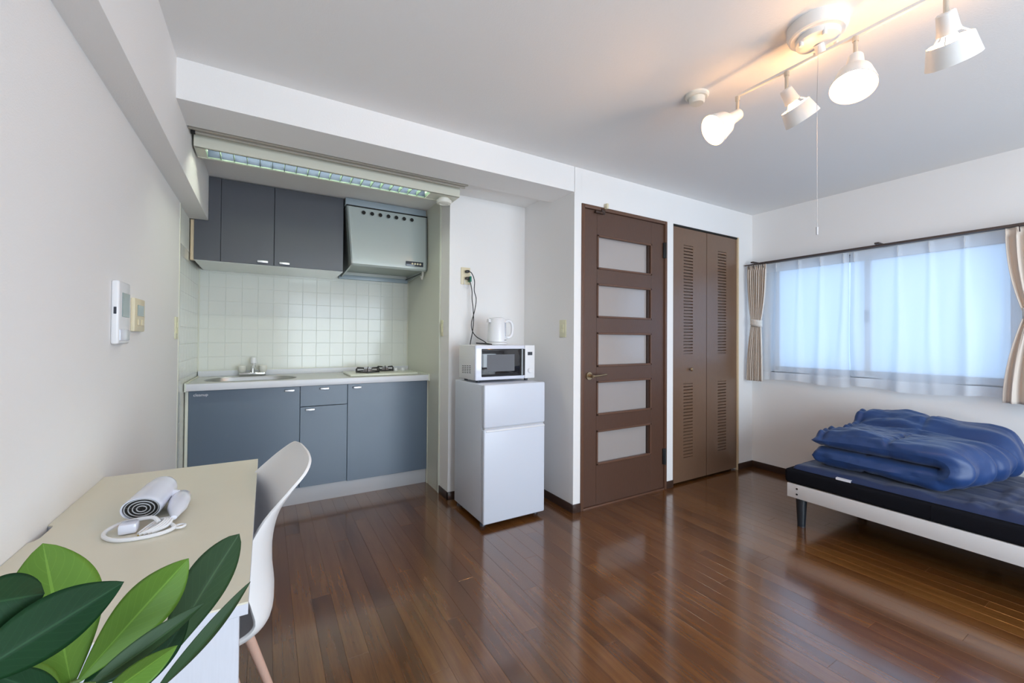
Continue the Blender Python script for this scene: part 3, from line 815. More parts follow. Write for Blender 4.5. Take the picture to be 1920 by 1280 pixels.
yy = YN-.011
cordobj('power_cord', 'black cord from the upper socket twisting down to the kettle', (1.226, yy, 1.608),
        [(1.226, yy-.034, 1.608), (1.250, 2.69, 1.595), (1.268, 2.68, 1.54), (1.262, 2.67, 1.47), (1.275, 2.665, 1.41), (1.262, 2.66, 1.33), (1.236, 2.655, 1.24), (1.238, 2.64, 1.18), (1.258, 2.61, 1.14), (1.290, 2.575, 1.115), (1.312, 2.562, 1.0955)])
cordobj('power_cord', 'black cord from the lower socket hanging behind the microwave', (1.226, yy, 1.560),
        [(1.226, yy-.034, 1.560), (1.244, 2.70, 1.53), (1.256, 2.695, 1.47), (1.255, 2.69, 1.41), (1.263, 2.69, 1.35), (1.268, 2.69, 1.26), (1.256, 2.68, 1.18), (1.240, 2.68, 1.10), (1.238, 2.68, 1.02), (1.24, 2.64, .98), (1.24, 2.615, .97)])
t = thing('earth_wire', 'thin green and white earth wire looped under the outlet', 'wire', (1.25, yy, 1.55))
MB().box(1.243, 1.256, 2.70, yy, 1.535, 1.575, .004).build('clip', 'green', t)
MB().tube(bez([(1.247, 2.71, 1.545), (1.256, 2.715, 1.51), (1.237, 2.72, 1.487), (1.214, 2.722, 1.505), (1.213, 2.728, 1.54), (1.218, 2.735, 1.55)]), .0016, 6).build('wire', 'tag', t)
t = thing('cord_bundle', 'short folded bundle of black cord lying left of the kettle on the microwave', 'cord', (1.26, 2.50, 1.09))
MB().tube(bez([(1.275, 2.45, 1.0925), (1.24, 2.46, 1.0965), (1.19, 2.45, 1.100), (1.182, 2.46, 1.1015), (1.20, 2.47, 1.100), (1.25, 2.44, 1.0975), (1.278, 2.425, 1.0925)]), .0042, 8).build('cable', 'cord', t)

# ------------------------------------------------------------------ fridge
fr = thing('refrigerator', 'white two-door mini refrigerator standing in the nook below the microwave', 'refrigerator', (1.33, 2.43, 0))
MB().box(1.116, 1.546, 2.243, 2.655, .028, .852, .006, 3).build('cabinet', 'fridge', fr)
MB().box(1.113, 1.549, 2.203, 2.238, .598, .855, .008, 3).build('freezer_door', 'fridge', fr)
ld = MB().box(1.113, 1.549, 2.203, 2.238, .028, .588, .008, 3).build('fridge_door', 'fridge', fr)
bx('handle_recess', 'plinth', (1.12, 1.542, 2.212, 2.236, .586, .600), 0, fr)
bx('gasket', 'plinth', (1.122, 1.54, 2.236, 2.245, .036, .846), 0, fr)
MB().box(1.124, 1.545, 2.199, 2.206, .574, .584, .002).build('grip_lip', 'wplast', fr)
MB().box(1.495, 1.507, 2.200, 2.204, .5765, .5835, .001).build('lock_mark', 'lcd', fr)
for (x, y) in ((1.14, 2.27), (1.52, 2.27), (1.14, 2.62), (1.52, 2.62)):
    MB().lathe([(.018, 0), (.018, .02), (.012, .03)], 16, Matrix.Translation((x, y, 0))).build('foot', 'lcd', fr)

# ------------------------------------------------------------------ microwave
mw = thing('microwave_oven', 'white microwave oven with dark glass door on top of the refrigerator', 'microwave', (1.34, 2.47, .853))
MB().box(1.118, 1.562, 2.362, 2.597, .868, 1.0895, .006, 3).build('cabinet', 'wplast', mw)
dd = MB().box(1.118, 1.480, 2.340, 2.364, .868, 1.0895, .008, 3).build('door', 'gloss', mw)
MB().box(1.160, 1.474, 2.336, 2.342, .890, 1.066, .004, 2).build('door_glass', 'mwglass', mw)
MB().box(1.196, 1.398, 2.3345, 2.337, .922, 1.030, .001, 1).build('window_mesh', 'mwin', mw)
MB().prism([(1.440, 2.338), (1.474, 2.338), (1.474, 2.328), (1.462, 2.324), (1.448, 2.328)], .892, 1.064, 'z').build('door_handle', 'mwglass', mw)
MB().box(1.482, 1.562, 2.342, 2.364, .868, 1.0895, .006, 3).build('control_panel', 'wplast', mw)
MB().box(1.504, 1.540, 2.340, 2.343, 1.022, 1.044, .001, 1).build('display', 'lcd', mw)
MB().lathe([(.018, 0), (.018, .008), (.014, .012), (0, .012)], 20, Matrix.Translation((1.522, 2.342, .92)) @ Matrix.Rotation(R(90), 4, 'X')).build('dial', 'wplast', mw)
vn = MB()
for k in range(4):
    for j in range(5):
        vn.box(1.1172, 1.1186, 2.408+k*.036, 2.432+k*.036, .905+j*.011+(3-k)*0.002, .909+j*.011+(3-k)*0.002)
vn.build('vent_slots', 'lcd', mw)
for (x, y) in ((1.16, 2.39), (1.52, 2.39), (1.16, 2.57), (1.52, 2.57)):
    MB().lathe([(.013, 0), (.013, .015)], 16, Matrix.Translation((x, y, .8525))).build('foot', 'lcd', mw)

# ------------------------------------------------------------------ kettle
kt = thing('electric_kettle', 'white electric kettle with a loop handle on top of the microwave', 'kettle', (1.345, 2.48, 1.09))
kx, ky, kz = 1.348, 2.485, 1.0905
MB().lathe([(.066, 0), (.070, .003), (.070, .012), (.062, .016)], 36, Matrix.Translation((kx, ky, kz))).build('power_base', 'wplast', kt)
MB().lathe([(.062, .018), (.066, .022), (.067, .06), (.063, .13), (.058, .165), (.054, .170)], 36, Matrix.Translation((kx, ky, kz))).build('body', 'wplast', kt)
MB().lathe([(.056, .169), (.054, .178), (.03, .184), (.012, .186), (0, .186)], 36, Matrix.Translation((kx, ky, kz))).build('lid', 'wplast', kt)
MB().prism([(-.018, .150), (.018, .150), (.010, .172), (-.010, .172)], -.072, -.050, 'x', Matrix.Translation((kx, ky, kz))).build('spout', 'wplast', kt)
hp = bez([(kx+.052, ky-.01, kz+.155), (kx+.085, ky-.015, kz+.163), (kx+.108, ky-.018, kz+.135), (kx+.106, ky-.018, kz+.075), (kx+.085, ky-.015, kz+.050), (kx+.060, ky-.01, kz+.052)], 8)
MB().tube(hp, .0105, 12).build('handle', 'wplast', kt)
T = Matrix.Translation((kx, ky, kz)) @ Matrix.Rotation(R(-62), 4, 'Z')
MB().box(.0635, .0675, -.006, .006, .045, .150, .001, 1, T).build('water_gauge', 'fridge', kt)
gm = MB()
for k in range(9): MB().box(.0668, .0682, -.003, .004, .060+k*.010, .0635+k*.010, 0, 1, T).build('gauge_mark', 'lcd', kt)
MB().box(.066, .0684, -.012, .010, .030, .0335, 0, 1, T).build('level_mark', 'lcd', kt)

# ------------------------------------------------------------------ desk
dk = thing('desk', 'narrow beige-topped desk with white end panels standing against the left wall', 'desk', (-.22, 1.25, 0))
DX0, DX1, DYa, DYb, DZ = XL+.001, -.0205, .795, 1.708, .705
pl = [(DX0, DYb), (DX0, 1.335), (DX0+.010, 1.328), (DX0+.012, 1.318), (DX0+.012, 1.262), (DX0+.008, 1.248), (DX0, 1.240), (DX0, DYa), (DX1, DYa), (DX1, DYb)]
MB().prism(pl, DZ-.003, DZ, 'z').build('desktop', 'desk', dk)
MB().prism([(p_[0], p_[1]) for p_ in pl], DZ-.020, DZ-.0031, 'z').build('desktop_core', 'deskw', dk)
MB().box(DX0+.012, DX1-.012, DYa+.0005, DYa+.022, 0, DZ-.020, .001, 1).build('side_panel', 'deskw', dk)
MB().box(DX0+.012, DX1-.07, DYb-.024, DYb-.004, 0, DZ-.020, .001, 1).build('side_panel', 'deskw', dk)
MB().box(DX0+.014, DX0+.030, DYa+.022, DYb-.024, .42, DZ-.021, .001, 1).build('back_rail', 'deskw', dk)

# ------------------------------------------------------------------ chair
CXc, CYc = -.190, 1.335
ch = thing('shell_chair', 'white moulded shell chair with beech legs pushed under the desk', 'chair', (CXc, CYc, 0))
# profile: (forward a, z, half width, side lift, side wrap forward)
PR = [(.235, .405, .150, .004, -.010), (.225, .424, .185, .008, -.006), (.16, .426, .215, .022, 0), (.08, .416, .230, .032, 0), (.0, .406, .238, .040, 0), (-.08, .404, .242, .044, .005),
      (-.150, .416, .246, .040, .025), (-.196, .450, .244, .026, .045), (-.206, .500, .234, .014, .062), (-.202, .560, .222, .006, .072), (-.204, .622, .210, .002, .070), (-.218, .685, .197, .0, .050),
      (-.246, .738, .182, .0, .022), (-.272, .774, .162, .0, .006), (-.286, .796, .126, .0, .0), (-.292, .807, .070, .0, .0), (-.293, .809, .012, .0, .0)]
def prow(t_):
    s_ = t_*(len(PR)-1); i = min(int(s_), len(PR)-2); f_ = s_-i
    p0 = PR[max(i-1, 0)]; p1 = PR[i]; p2 = PR[i+1]; p3 = PR[min(i+2, len(PR)-1)]
    return [0.5*((2*b_)+(-a_+c_)*f_+(2*a_-5*b_+4*c_-d_)*f_*f_+(-a_+3*b_-3*c_+d_)*f_**3) for a_, b_, c_, d_ in zip(p0, p1, p2, p3)]
def shell(u, v):
    a, z, hw, lift, wrap = prow(u); s_ = 2*v-1
    k = abs(s_)**3.4
    sy = math.copysign(1-(1-abs(s_))**1.35, s_)
    p = Vector((-(a+wrap*k), hw*sy, z+lift*k))
    return Vector((CXc, CYc, 0)) + Matrix.Rotation(R(6), 3, 'Z') @ p
sm = MB(); sm.grid(shell, 60, 31)
sh = sm.build('seat_shell', 'chair', ch, sharp=80)
md = sh.modifiers.new('thickness', 'SOLIDIFY'); md.thickness = .007; md.offset = -1
bvm = sh.modifiers.new('edge', 'BEVEL'); bvm.width = .002; bvm.segments = 2; bvm.limit_method = 'ANGLE'
for (sx, sy) in ((1, 1), (1, -1), (-1, 1), (-1, -1)):
    l_ = MB(); l_.cyl((CXc+sx*.105, CYc+sy*.125, .400), (CXc+sx*.215, CYc+sy*.215, 0), .0155, .0115, 16); l_.build('leg', 'beech', ch)
br = MB()
for (a_, b_) in (((1, 1), (-1, -1)), ((1, -1), (-1, 1))):
    br.tube([(CXc+a_[0]*.125, CYc+a_[1]*.142, .32), (CXc, CYc, .27), (CXc+b_[0]*.125, CYc+b_[1]*.142, .32)], .004, 8)
br.build('wire_brace', 'black', ch)
for (sx, sy) in ((1, 1), (1, -1), (-1, 1), (-1, -1)): MB().tube([(CXc+sx*.09, CYc+sy*.11, .412), (CXc+sx*.108, CYc+sy*.128, .385)], .008, 8).build('bracket', 'black', ch)

# ------------------------------------------------------------------ hair dryer
hdx = thing('hair_dryer', 'white folding hair dryer with its cord looped, lying on the desk', 'hair dryer', (-.22, 1.30, DZ))
A = Vector((-.240, 1.240, DZ+.034)); B = Vector((-.222, 1.405, DZ+.036)); dA = (B-A)
TA = Matrix.Translation(A) @ dA.to_track_quat('Z', 'Y').to_matrix().to_4x4(); Lh = dA.length
upl = (TA.to_3x3().inverted() @ Vector((-.55, 0, 1))).normalized()
SH = Matrix.Identity(4); SH[2][0] = -.75*upl.x; SH[2][1] = -.75*upl.y     # slanted mouth
TM = TA @ SH
def barrel(u, v):
    prof = [(.0300, .006), (.0300, 0), (.0325, .0), (.0335, .008), (.0335, .05), (.0335, Lh*.60), (.0315, Lh*.82), (.0260, Lh*.93), (.014, Lh*.99), (.0002, Lh)]
    f_ = u*(len(prof)-1); i_ = min(int(f_), len(prof)-2); q_ = f_-i_
    r_ = prof[i_][0]*(1-q_)+prof[i_+1][0]*q_; z_ = prof[i_][1]*(1-q_)+prof[i_+1][1]*q_
    a = v*2*math.pi; p = Vector((r_*math.cos(a), r_*math.sin(a), z_))
    k = max(0, 1-z_/(Lh*.6))
    p.z -= .75*(p.x*upl.x+p.y*upl.y)*k
    return TA @ p
MB().grid(barrel, 46, 44, cv=True).build('barrel', 'gloss', hdx, sharp=50)
MB().lathe([(0, .010), (.0305, .010), (.0305, .004)], 40, TM).build('nozzle_inside', 'gap', hdx)
gr = MB()
for r_ in (.008, .0145, .021, .0275):
    gr.tube([TM @ Vector((r_*math.cos(a*math.pi/16), r_*math.sin(a*math.pi/16), 0.003)) for a in range(32)], .0012, 5, closed=True)
for k in range(3):
    a = k*2*math.pi/3+.4; gr.tube([TM @ Vector((.004*math.cos(a), .004*math.sin(a), .005)), TM @ Vector((.030*math.cos(a), .030*math.sin(a), .005))], .0009, 5)
gr.build('grille', 'plinth', hdx)
hA = Vector((-.181, 1.345, DZ+.022)); hB = Vector((-.175, 1.195, DZ+.018)); dh = hB-hA
TH = Matrix.Translation(hA) @ dh.to_track_quat('Z', 'Y').to_matrix().to_4x4() @ Matrix.Scale(.8, 4, (0, 1, 0))
MB().lathe([(0, -.004), (.013, 0), (.020, .012), (.0215, .05), (.019, .09), (.012, .120), (.008, .140), (.006, .150), (0, .151)], 28, TH).build('handle', 'gloss', hdx)
MB().cyl((-.215, 1.335, DZ+.032), (-.186, 1.332, DZ+.024), .015, .014).build('pivot', 'gloss', hdx)
zc = DZ+.0045
loop = bez([(-.178, 1.185, zc+.004), (-.170, 1.165, zc+.002), (-.190, 1.150, zc), (-.225, 1.145, zc), (-.262, 1.155, zc), (-.288, 1.185, zc+.001), (-.290, 1.215, zc+.003), (-.268, 1.232, zc+.008), (-.235, 1.222, zc+.014), (-.212, 1.205, zc+.018), (-.200, 1.19, zc+.012)], 10)
MB().tube(loop, .0042, 8).build('hang_cord', 'wplast', hdx)
lp2 = MB()
for k in range(4):
    o_ = k*.007
    lp2.tube(bez([(-.228+o_, 1.165, zc), (-.205+o_, 1.172, zc+.006), (-.190+o_*.6, 1.195, zc+.012), (-.205+o_, 1.215, zc+.008), (-.222+o_, 1.195, zc+.002), (-.230+o_, 1.172, zc)], 8), .0032, 7)
lp2.build('power_cord', 'wplast', hdx)
MB().box(-.268, -.236, 1.185, 1.215, DZ+.001, DZ+.023, .005, 2).build('plug', 'gloss', hdx)
MB().tube([Vector((-.160+.009*math.cos(a*math.pi/10), 1.170+.009*math.sin(a*math.pi/10), DZ+.006)) for a in range(20)], .0026, 7, closed=True).build('hanging_ring', 'wplast', hdx)
MB().box(-.232, -.222, 1.168, 1.176, DZ+.0005, DZ+.002).build('warning_tag', 'yellow', hdx)

# ------------------------------------------------------------------ curtains
rl = thing('curtain_rail', 'dark brown double curtain rail above the window', 'curtain rail', (3.70, 1.2, 1.79))
b = MB(); b.box(3.700, 3.728, .30, 2.03, 1.793, 1.813, .003).box(3.636, 3.653, .30, 2.125, 1.786, 1.796, .002)
b.build('rail', 'rail', rl)
for y in (2.06, 1.2, .34):
    MB().box(3.640, XR, y-.012, y+.012, 1.806, 1.818, .001).build('bracket', 'rail', rl)


def sheer(name, label, y0, y1, pleats, mirror, seed):
    t = thing(name, label, 'curtain', (3.705, (y0+y1)/2, .79), 'sheer curtains over the window')
    rnd = random.Random(seed)
    def xoff(y, z):
        h = (1.79-z)/1.0
        d = 0
        for p, wd_ in pleats:
            drift = .018*math.sin(p*37)*h
            q = (y-p-drift)/(.011+.022*h)
            d -= (.020*min(1, .35+h))*math.exp(-q*q)
        d += .010*h*math.sin(y*23+seed+math.sin(z*3+y*4)*.6)+.004*h*math.sin(y*61+z*2+seed)
        return d
    def ptf(za, zb):
        def fn(u, v):
            y = y0+(y1-y0)*u; z = za+(zb-za)*v
            if zb < .9: z -= (v)*.010*math.sin(y*9+seed)
            yy_ = y + .006*math.sin(z*6+y*14)*(1.79-z)
            return Vector((3.716+xoff(y, z), yy_, z))
        return fn
    n_ = 150
    MB().grid(ptf(1.715, .865), n_, 40).build('voile', 'sheer', t, sharp=85)
    MB().grid(ptf(1.786, 1.715), n_, 5).build('header_band', 'sheer2', t, sharp=85)
    MB().grid(ptf(.865, .795), n_, 5).build('hem', 'sheer2', t, sharp=85)
    for p, _ in pleats:
        MB().lathe([(.003, 0), (.011, -.03), (.004, -.055), (.007, -.075)], 8, Matrix.Translation((3.703, p, 1.787)) @ Matrix.Scale(.6, 4, (0, 1, 0))).build('pinch_pleat', 'sheer2', t)
    return t


sheer('sheer_curtain', 'white sheer curtain over the far left half of the window, beside the closet', 1.385, 2.05, [(2.0, 1), (1.892, 1), (1.72, 1), (1.566, 1), (1.415, 1)], 1, 1)
sheer('sheer_curtain', 'white sheer curtain over the right half of the window, above the duvet', .44, 1.378, [(1.35, 1), (1.106, 1), (.949, 1), (.791, 1), (.619, 1)], 1, 5)


def drape(name, label, yT0, yT1, yM0, yM1, yB0, yB1, nf_, zt=1.782, zm=1.285, zb=.782):
    t = thing(name, label, 'curtain', (3.665, (yT0+yT1)/2, zb), 'beige curtains tied back at the window sides')
    def ed(v):
        z = zt+(zb-zt)*v
        if z > zm:
            k = (zt-z)/(zt-zm); k = k**2.2
            return z, yT0+(yM0-yT0)*k, yT1+(yM1-yT1)*k, 1-.55*k
        k = (zm-z)/(zm-zb); k = 1-(1-k)**1.8
        return z, yM0+(yB0-yM0)*k, yM1+(yB1-yM1)*k, .45+.55*k
    def fn(u, v):
        z, a, b_, amp = ed(v)
        y = a+(b_-a)*u
        ph = u*nf_*2*math.pi
        x = 3.645+amp*.017*math.sin(ph)+.004*math.sin(ph*2.3+z*3)
        if v < .05: x = 3.645+.5*(x-3.645)
        return Vector((x, y+.004*math.cos(ph)*amp, z))
    o = MB().grid(fn, nf_*14, 60).build('fabric', 'stripe', t, sharp=85)
    s_ = o.modifiers.new('thickness', 'SOLIDIFY'); s_.thickness = .002
    # tie-back band wrapped round the waist
    cy, hw = (yM0+yM1)/2, abs(yM1-yM0)/2+.008
    tb = MB()
    def band(u, v):
        a = u*2*math.pi
        return Vector((3.645+.032*math.cos(a), cy+hw*math.sin(a), zm-.030+.058*v+.010*math.sin(a)))
    tb.grid(band, 32, 4, cu=True)
    to = tb.build('tieback', 'tie', t); m2 = to.modifiers.new('thickness', 'SOLIDIFY'); m2.thickness = .003
    n_p = max(3, nf_//2)
    for k in range(n_p):
        y = yT0+(yT1-yT0)*(k+.5)/n_p
        MB().tube([(3.645-.014, y, zt+.006), (3.645-.022, y, zt-.012), (3.645-.012, y, zt-.03)], .003, 6).build('curtain_hook', 'rail', t)
    return t


drape('tied_curtain', 'beige striped curtain tied back at the left window side near the closet', 2.100, 1.938, 2.068, 1.985, 2.110, 1.968, 9)
drape('tied_curtain', 'beige curtain tied back at the right window side, cut by the picture edge', .612, .30, .548, .40, .628, .33, 6)

# ------------------------------------------------------------------ bed
bd = thing('bed_frame', 'low platform bed with black upholstered base and white side rail under the window', 'bed', (3.25, .40, 0))
BX0, BX1, BY0, BY1 = 2.772, 3.735, -.60, 1.352
MB().box(BX0, BX1, BY0, BY1+.018, .262, .345, .018, 4).build('upholstered_base', 'bedblk', bd)
MB().box(BX0-.002, BX0+.018, BY0, BY1, .178, .260, .002).build('side_rail', 'bedwhite', bd)
MB().box(BX1-.018, BX1+.002, BY0, BY1, .178, .260, .002).build('side_rail', 'bedwhite', bd)
MB().box(BX0+.018, BX1-.018, BY1-.02, BY1, .178, .260, .002).build('end_rail', 'bedblk', bd)
MB().box(BX0+.018, BX1-.018, BY0, BY0+.02, .178, .260, .002).build('end_rail', 'bedblk', bd)
for k in range(3): MB().box(BX0+.018, BX1-.018, .15+k*.4-.3, .20+k*.4-.3, .225, .262).build('slat', 'bedblk', bd)
for (x, y) in ((BX0+.052, 1.297), (BX1-.06, 1.297), (BX0+.052, -.54), (BX1-.06, -.54)):
    l_ = MB(); l_.cyl((x, y, .185), (x, y, .008), .030, .021, 20).cyl((x, y, .008), (x, y, 0), .022, .022, 20)
    l_.build('leg', 'bedleg', bd)
for z_ in (.236, .203):
    MB().cyl((BX0-.0022, 1.297, z_), (BX0-.0045, 1.297, z_), .0055, n=12).build('bolt', 'black', bd)
bx('seam', 'bedblk', (BX0-.0012, BX0+.0012, .705, .708, .266, .342), 0, bd)


def fbm(p, o=3):
    return sum(noise.noise(Vector(p)*2**k)/2**k for k in range(o))


def padfn():
    x0, x1, y0, y1, zt = 2.800, 3.705, -.585, 1.335, .372
    def fn(u, v):
        x = x0+(x1-x0)*u; y = y0+(y1-y0)*v
        e = min(min(u, 1-u)*(x1-x0), min(v, 1-v)*(y1-y0))
        k = min(1, e/.035); ed = math.sqrt(max(0, 1-(1-k)**2))
        z = .3475+(zt-.3475)*ed
        z += ed*.006*fbm((x*7, y*7, 1))
        q = abs(math.sin(x*math.pi/.16))**.5*abs(math.sin((y+.1)*math.pi/.2))**.5
        z += ed*.007*q
        z += ed*.020*max(0, fbm((x*4+2, y*9, 5), 4))*max(0, min(1, (.72-y)*5))
        return Vector((x+.004*fbm((x*3, y*9, 3))*(1-k), y, z))
    return fn
mp_ = MB(); mp_.grid(padfn(), 110, 200); mp_.add([(2.80, -.585, .3475), (3.705, -.585, .3475), (3.705, 1.335, .3475), (2.80, 1.335, .3475)], [[0, 1, 2, 3]])
pd = thing('futon_pad', 'thin quilted navy futon pad lying on the bed under the duvet', 'mattress pad', (3.25, .4, .346))
mp_.build('pad', 'navypad', pd, sharp=80)
tg = MB(); tg.box(2.790, 2.812, 1.035, 1.105, .357, .3585, 0); tg.box(2.788, 2.791, 1.035, 1.105, .347, .3585, 0); tg.build('care_tag', 'tag', pd)['label'] = 'white care tag at the pad edge'


# duvet: thick ribbon folded into a C (fold towards the near end), swept across the bed
def duvet_mesh():
    y_open, y_f = 1.262, .735          # centre-line extents
    zb_, zt_ = .437, .548
    rr = (zt_-zb_)/2; L = y_open-y_f
    arc = math.pi*rr*1.0
    tot = 2*L+arc
    def centre(s_):
        d = s_*tot
        if d < L: return y_open-d, zb_, Vector((0, 0, -1))
        if d < L+arc:
            a = (d-L)/arc*math.pi
            return y_f-rr*1.25*math.sin(a), (zb_+zt_)/2-rr*math.cos(a), Vector((0, -math.sin(a), -math.cos(a)))
        d -= L+arc
        return y_f+d, zt_, Vector((0, 0, 1))
    NS, NT, NX = 170, 14, 170
    xa, xb = 2.868, 3.640
    def fn(u, v):
        # u: across bed (x), v: round the ribbon's outline (outer side then inner side)
        x = xa+(xb-xa)*u
        e = min(u, 1-u)*2; endk = (1-(1-min(1, e/.22))**2.2)**(1/2.2) if e < .22 else 1
        if v < .5: s_ = v*2; side = 1
        else: s_ = (1-v)*2; side = -1
        c = centre(s_); th = .054
        ends = min(s_, 1-s_)/.026
        tk = math.sqrt(max(0, 1-(1-min(1, ends))**2))
        th = th*tk*endk
        y, z, nrm = c
        # inner face hugs the middle so that the two layers touch
        off = th if side > 0 else -th*.96
        p = Vector((x, y, z)) + nrm*off
        top = max(0, min(1, (p.z-.50)/.08))
        # rear ridge along the window side, hollow in the middle
        ridge = math.exp(-((u-.86)/.16)**2)*.075 + math.exp(-((u-.18)/.2)**2)*.004 - math.exp(-((u-.55)/.13)**2)*.018
        fy = (p.y-.72)/.55
        ridge *= (.75+.35*math.sin(max(0, min(1, fy))*math.pi))
        p.z += ridge*top*endk*(1 if side > 0 else .8)
        # near-left bulge of the top layer towards the far end is thinner
        p.z -= top*.045*max(0, fy-.55)*(1-u)*1.6
        # taper outline in plan: rounded corners
        cyn = 1.0
        p.y = y_f+(p.y-y_f)*cyn
        # fold end bows outwards at mid width
        if p.y < y_f+.02: p.y -= .030*math.sin(u*math.pi)+.075*u*u*(3-2*u)
        # quilting wrinkles radiating from the stitch lines
        ww = 0
        fold = max(0, min(1, (y_f+.12-p.y)/.16))
        ww += .018*fbm((x*9, p.y*4.0, p.z*5), 4)*(1-fold)
        ww += .009*noise.noise(Vector((x*26, p.y*6, p.z*8)))*(.4+.6*(1-fold))
        ww += fold*(.012*math.sin(u*math.pi*9+2*noise.noise(Vector((x*4, p.z*9, 0))))+.006*noise.noise(Vector((x*34, p.z*9, 3))))
        stitch = abs(math.sin((x-xa)*math.pi/.255))
        ww -= .030*math.exp(-(stitch/.16)**2)*(.35+.65*abs(noise.noise(Vector((x*8, p.y*5, 7))))*2)
        st2 = abs(math.sin((s_*tot)*math.pi/.31+.6))
        ww -= .028*math.exp(-(st2/.14)**2)*(.5+.5*noise.noise(Vector((x*12, 3, s_*9))))
        # puckers near the open ends
        ww += .010*math.sin(x*95+4*noise.noise(Vector((x*6, s_*6, 0))))*max(0, 1-ends/4)
        if side < 0: ww *= .3
        p += nrm*ww*endk*(1 if side > 0 else -1)
        p.x += (.012*fbm((p.y*8, p.z*16, 2), 3)+.020*noise.noise(Vector((p.y*4, p.z*22, 9))))*(1-endk*.6)
        p.z = max(p.z, .384)
        return p
    return fn, NX, NS*2


fn, NX, NV = duvet_mesh()
dv = MB(); dv.grid(fn, NX, NV, cv=True)
do = dv.build('duvet', 'navy', None, sharp=85)
tag(do, 'puffy navy duvet folded into a thick pile on the bed', 'duvet')

# ------------------------------------------------------------------ ceiling lights
lt = thing('ceiling_spotlight_bar', 'white ceiling spotlight bar with four lit shades and a pull cord', 'ceiling light', (1.70, .722, ZC))
TX, TZ = 1.72, 2.172
b = MB().lathe([(.092, 0), (.092, -.022), (.086, -.040), (.080, -.044)], 48, Matrix.Translation((1.685, .722, ZC))); b.build('ceiling_plate', 'lampw', lt)
b = MB().lathe([(.068, -.040), (.066, -.062), (.050, -.068), (.0, -.068)], 40, Matrix.Translation((1.690, .722, ZC))); b.build('canopy', 'lampw', lt)
for (dx, dy) in ((-.05, .03), (-.045, -.04), (.05, .03), (.05, -.035)):
    MB().cyl((1.690+dx, .722+dy, ZC-.04), (1.690+dx, .722+dy, ZC-.078), .007, n=12).build('fixing_screw', 'lampw', lt)
MB().cyl((1.700, .722, ZC-.065), (1.715, .722, TZ), .016, n=16).build('neck', 'lampw', lt)
MB().box(TX-.007, TX+.007, .39, 1.045, TZ-.006, TZ+.006, .003).build('bar', 'lampw', lt)


def aim(v): return Vector(v).normalized()


def spot(y, d, gap, sz=1.0):
    """one shade: stem below the bar, neck cone, bulb, outer ring shade; axis direction d"""
    d = aim(d)
    J = Vector((TX, y, TZ-.080))
    s_ = MB(); s_.cyl((TX, y, TZ-.002), (TX, y, TZ-.020), .009, n=14).cyl((TX, y, TZ-.018), J+Vector((0, 0, .004)), .0065, n=14)
    s_.build('stem', 'stemm', lt)
    T_ = Matrix.Translation(J) @ d.to_track_quat('Z', 'Y').to_matrix().to_4x4() @ Matrix.Scale(sz, 4)
    n_ = MB(); n_.lathe([(0, -.012), (.018, -.012), (.022, -.008), (.026, .036), (.029, .048), (.027, .048), (.024, .036), (.020, .0)], 36, T_, closed=False)
    hd_ = n_.build('lamp_neck', 'lampw', lt)
    r_ = MB()
    z0 = .060 if not gap else .068
    if gap:
        r_.lathe([(.050, z0), (.0525, z0), (.064, z0+.062), (.0615, z0+.062)], 44, T_, closed=True)
        for k in range(3):
            a = k*2*math.pi/3+.6
            r_.tube([T_ @ Vector((.029*math.cos(a), .029*math.sin(a), .050)), T_ @ Vector((.051*math.cos(a), .051*math.sin(a), z0+.006))], .0022, 6)
    else:
        r_.lathe([(.029, .052), (.0315, .050), (.048, .070), (.064, .125), (.0655, .134), (.0635, .134), (.061, .125), (.045, .073)], 44, T_, closed=True)
    r_.build('lamp_shade', 'lampw', lt)
    MB().lathe([(.013, .035), (.016, .052), (.026, .075), (.030, .092), (.027, .108), (.015, .119), (0, .122)], 24, T_).build('bulb', 'bulb', lt)


spot(1.035, (-.76, .33, -.55), False, 1.0)
spot(.840, (.58, -.18, -.78), True, .95)
spot(.622, (-.42, -.10, -.92), False, 1.0)
spot(.402, (.58, .02, -.80), True, 1.0)
# pull cord
ch_ = MB(); ch_.tube([(1.690, .720, ZC-.068), (1.684, .722, 2.0), (1.683, .722, 1.535)], .0008, 6)
ch_.build('pull_cord', 'plinth', lt)
MB().cyl((1.683, .722, 1.535), (1.683, .722, 1.508), .0038, .003, 10).build('cord_weight', 'plinth', lt)

# ceiling rosette / alarm beyond the bar
dt = thing('heat_detector', 'round ivory detector on the ceiling beyond the spotlight bar', 'detector', (1.70, 1.22, ZC))
MB().lathe([(.050, 0), (.050, -.010), (.044, -.016)], 32, Matrix.Translation((1.70, 1.215, ZC))).build('base', 'detector', dt)
MB().lathe([(.034, -.014), (.033, -.036), (.028, -.042), (0, -.042)], 32, Matrix.Translation((1.70, 1.215, ZC))).build('sensor_cap', 'detector', dt)

# ------------------------------------------------------------------ foreground plant
pt = thing('potted_plant', 'broad-leaved artificial plant with bright and dark green leaves in the near left corner', 'plant', (-.15, .47, 0))
MB().lathe([(.085, 0), (.09, .01), (.115, .20), (.12, .215), (.11, .215), (.105, .19), (.0, .19)], 40, Matrix.Translation((-.15, .47, 0))).build('pot', 'pot', pt)
MB().lathe([(.104, .188), (.06, .197), (0, .2)], 24, Matrix.Translation((-.15, .47, 0))).build('soil', 'soil', pt)
MB().tube(bez([(-.15, .47, .18), (-.145, .475, .4), (-.155, .47, .6), (-.145, .485, .765)]), .011, 10).build('trunk', 'stem', pt)

F_ = 780.38


def px(u, v, y):
    """point on the ray of picture position (u, v) at depth y, used to lay the leaves out in the room"""
    a = (u-960)/F_; b_ = (626.39-v)/F_
    d = Fw + r2*a + u2*b_
    return Vector((0, 0, 1.13)) + d*(y/d.y)


CAMP = Vector((0, 0, 1.13))


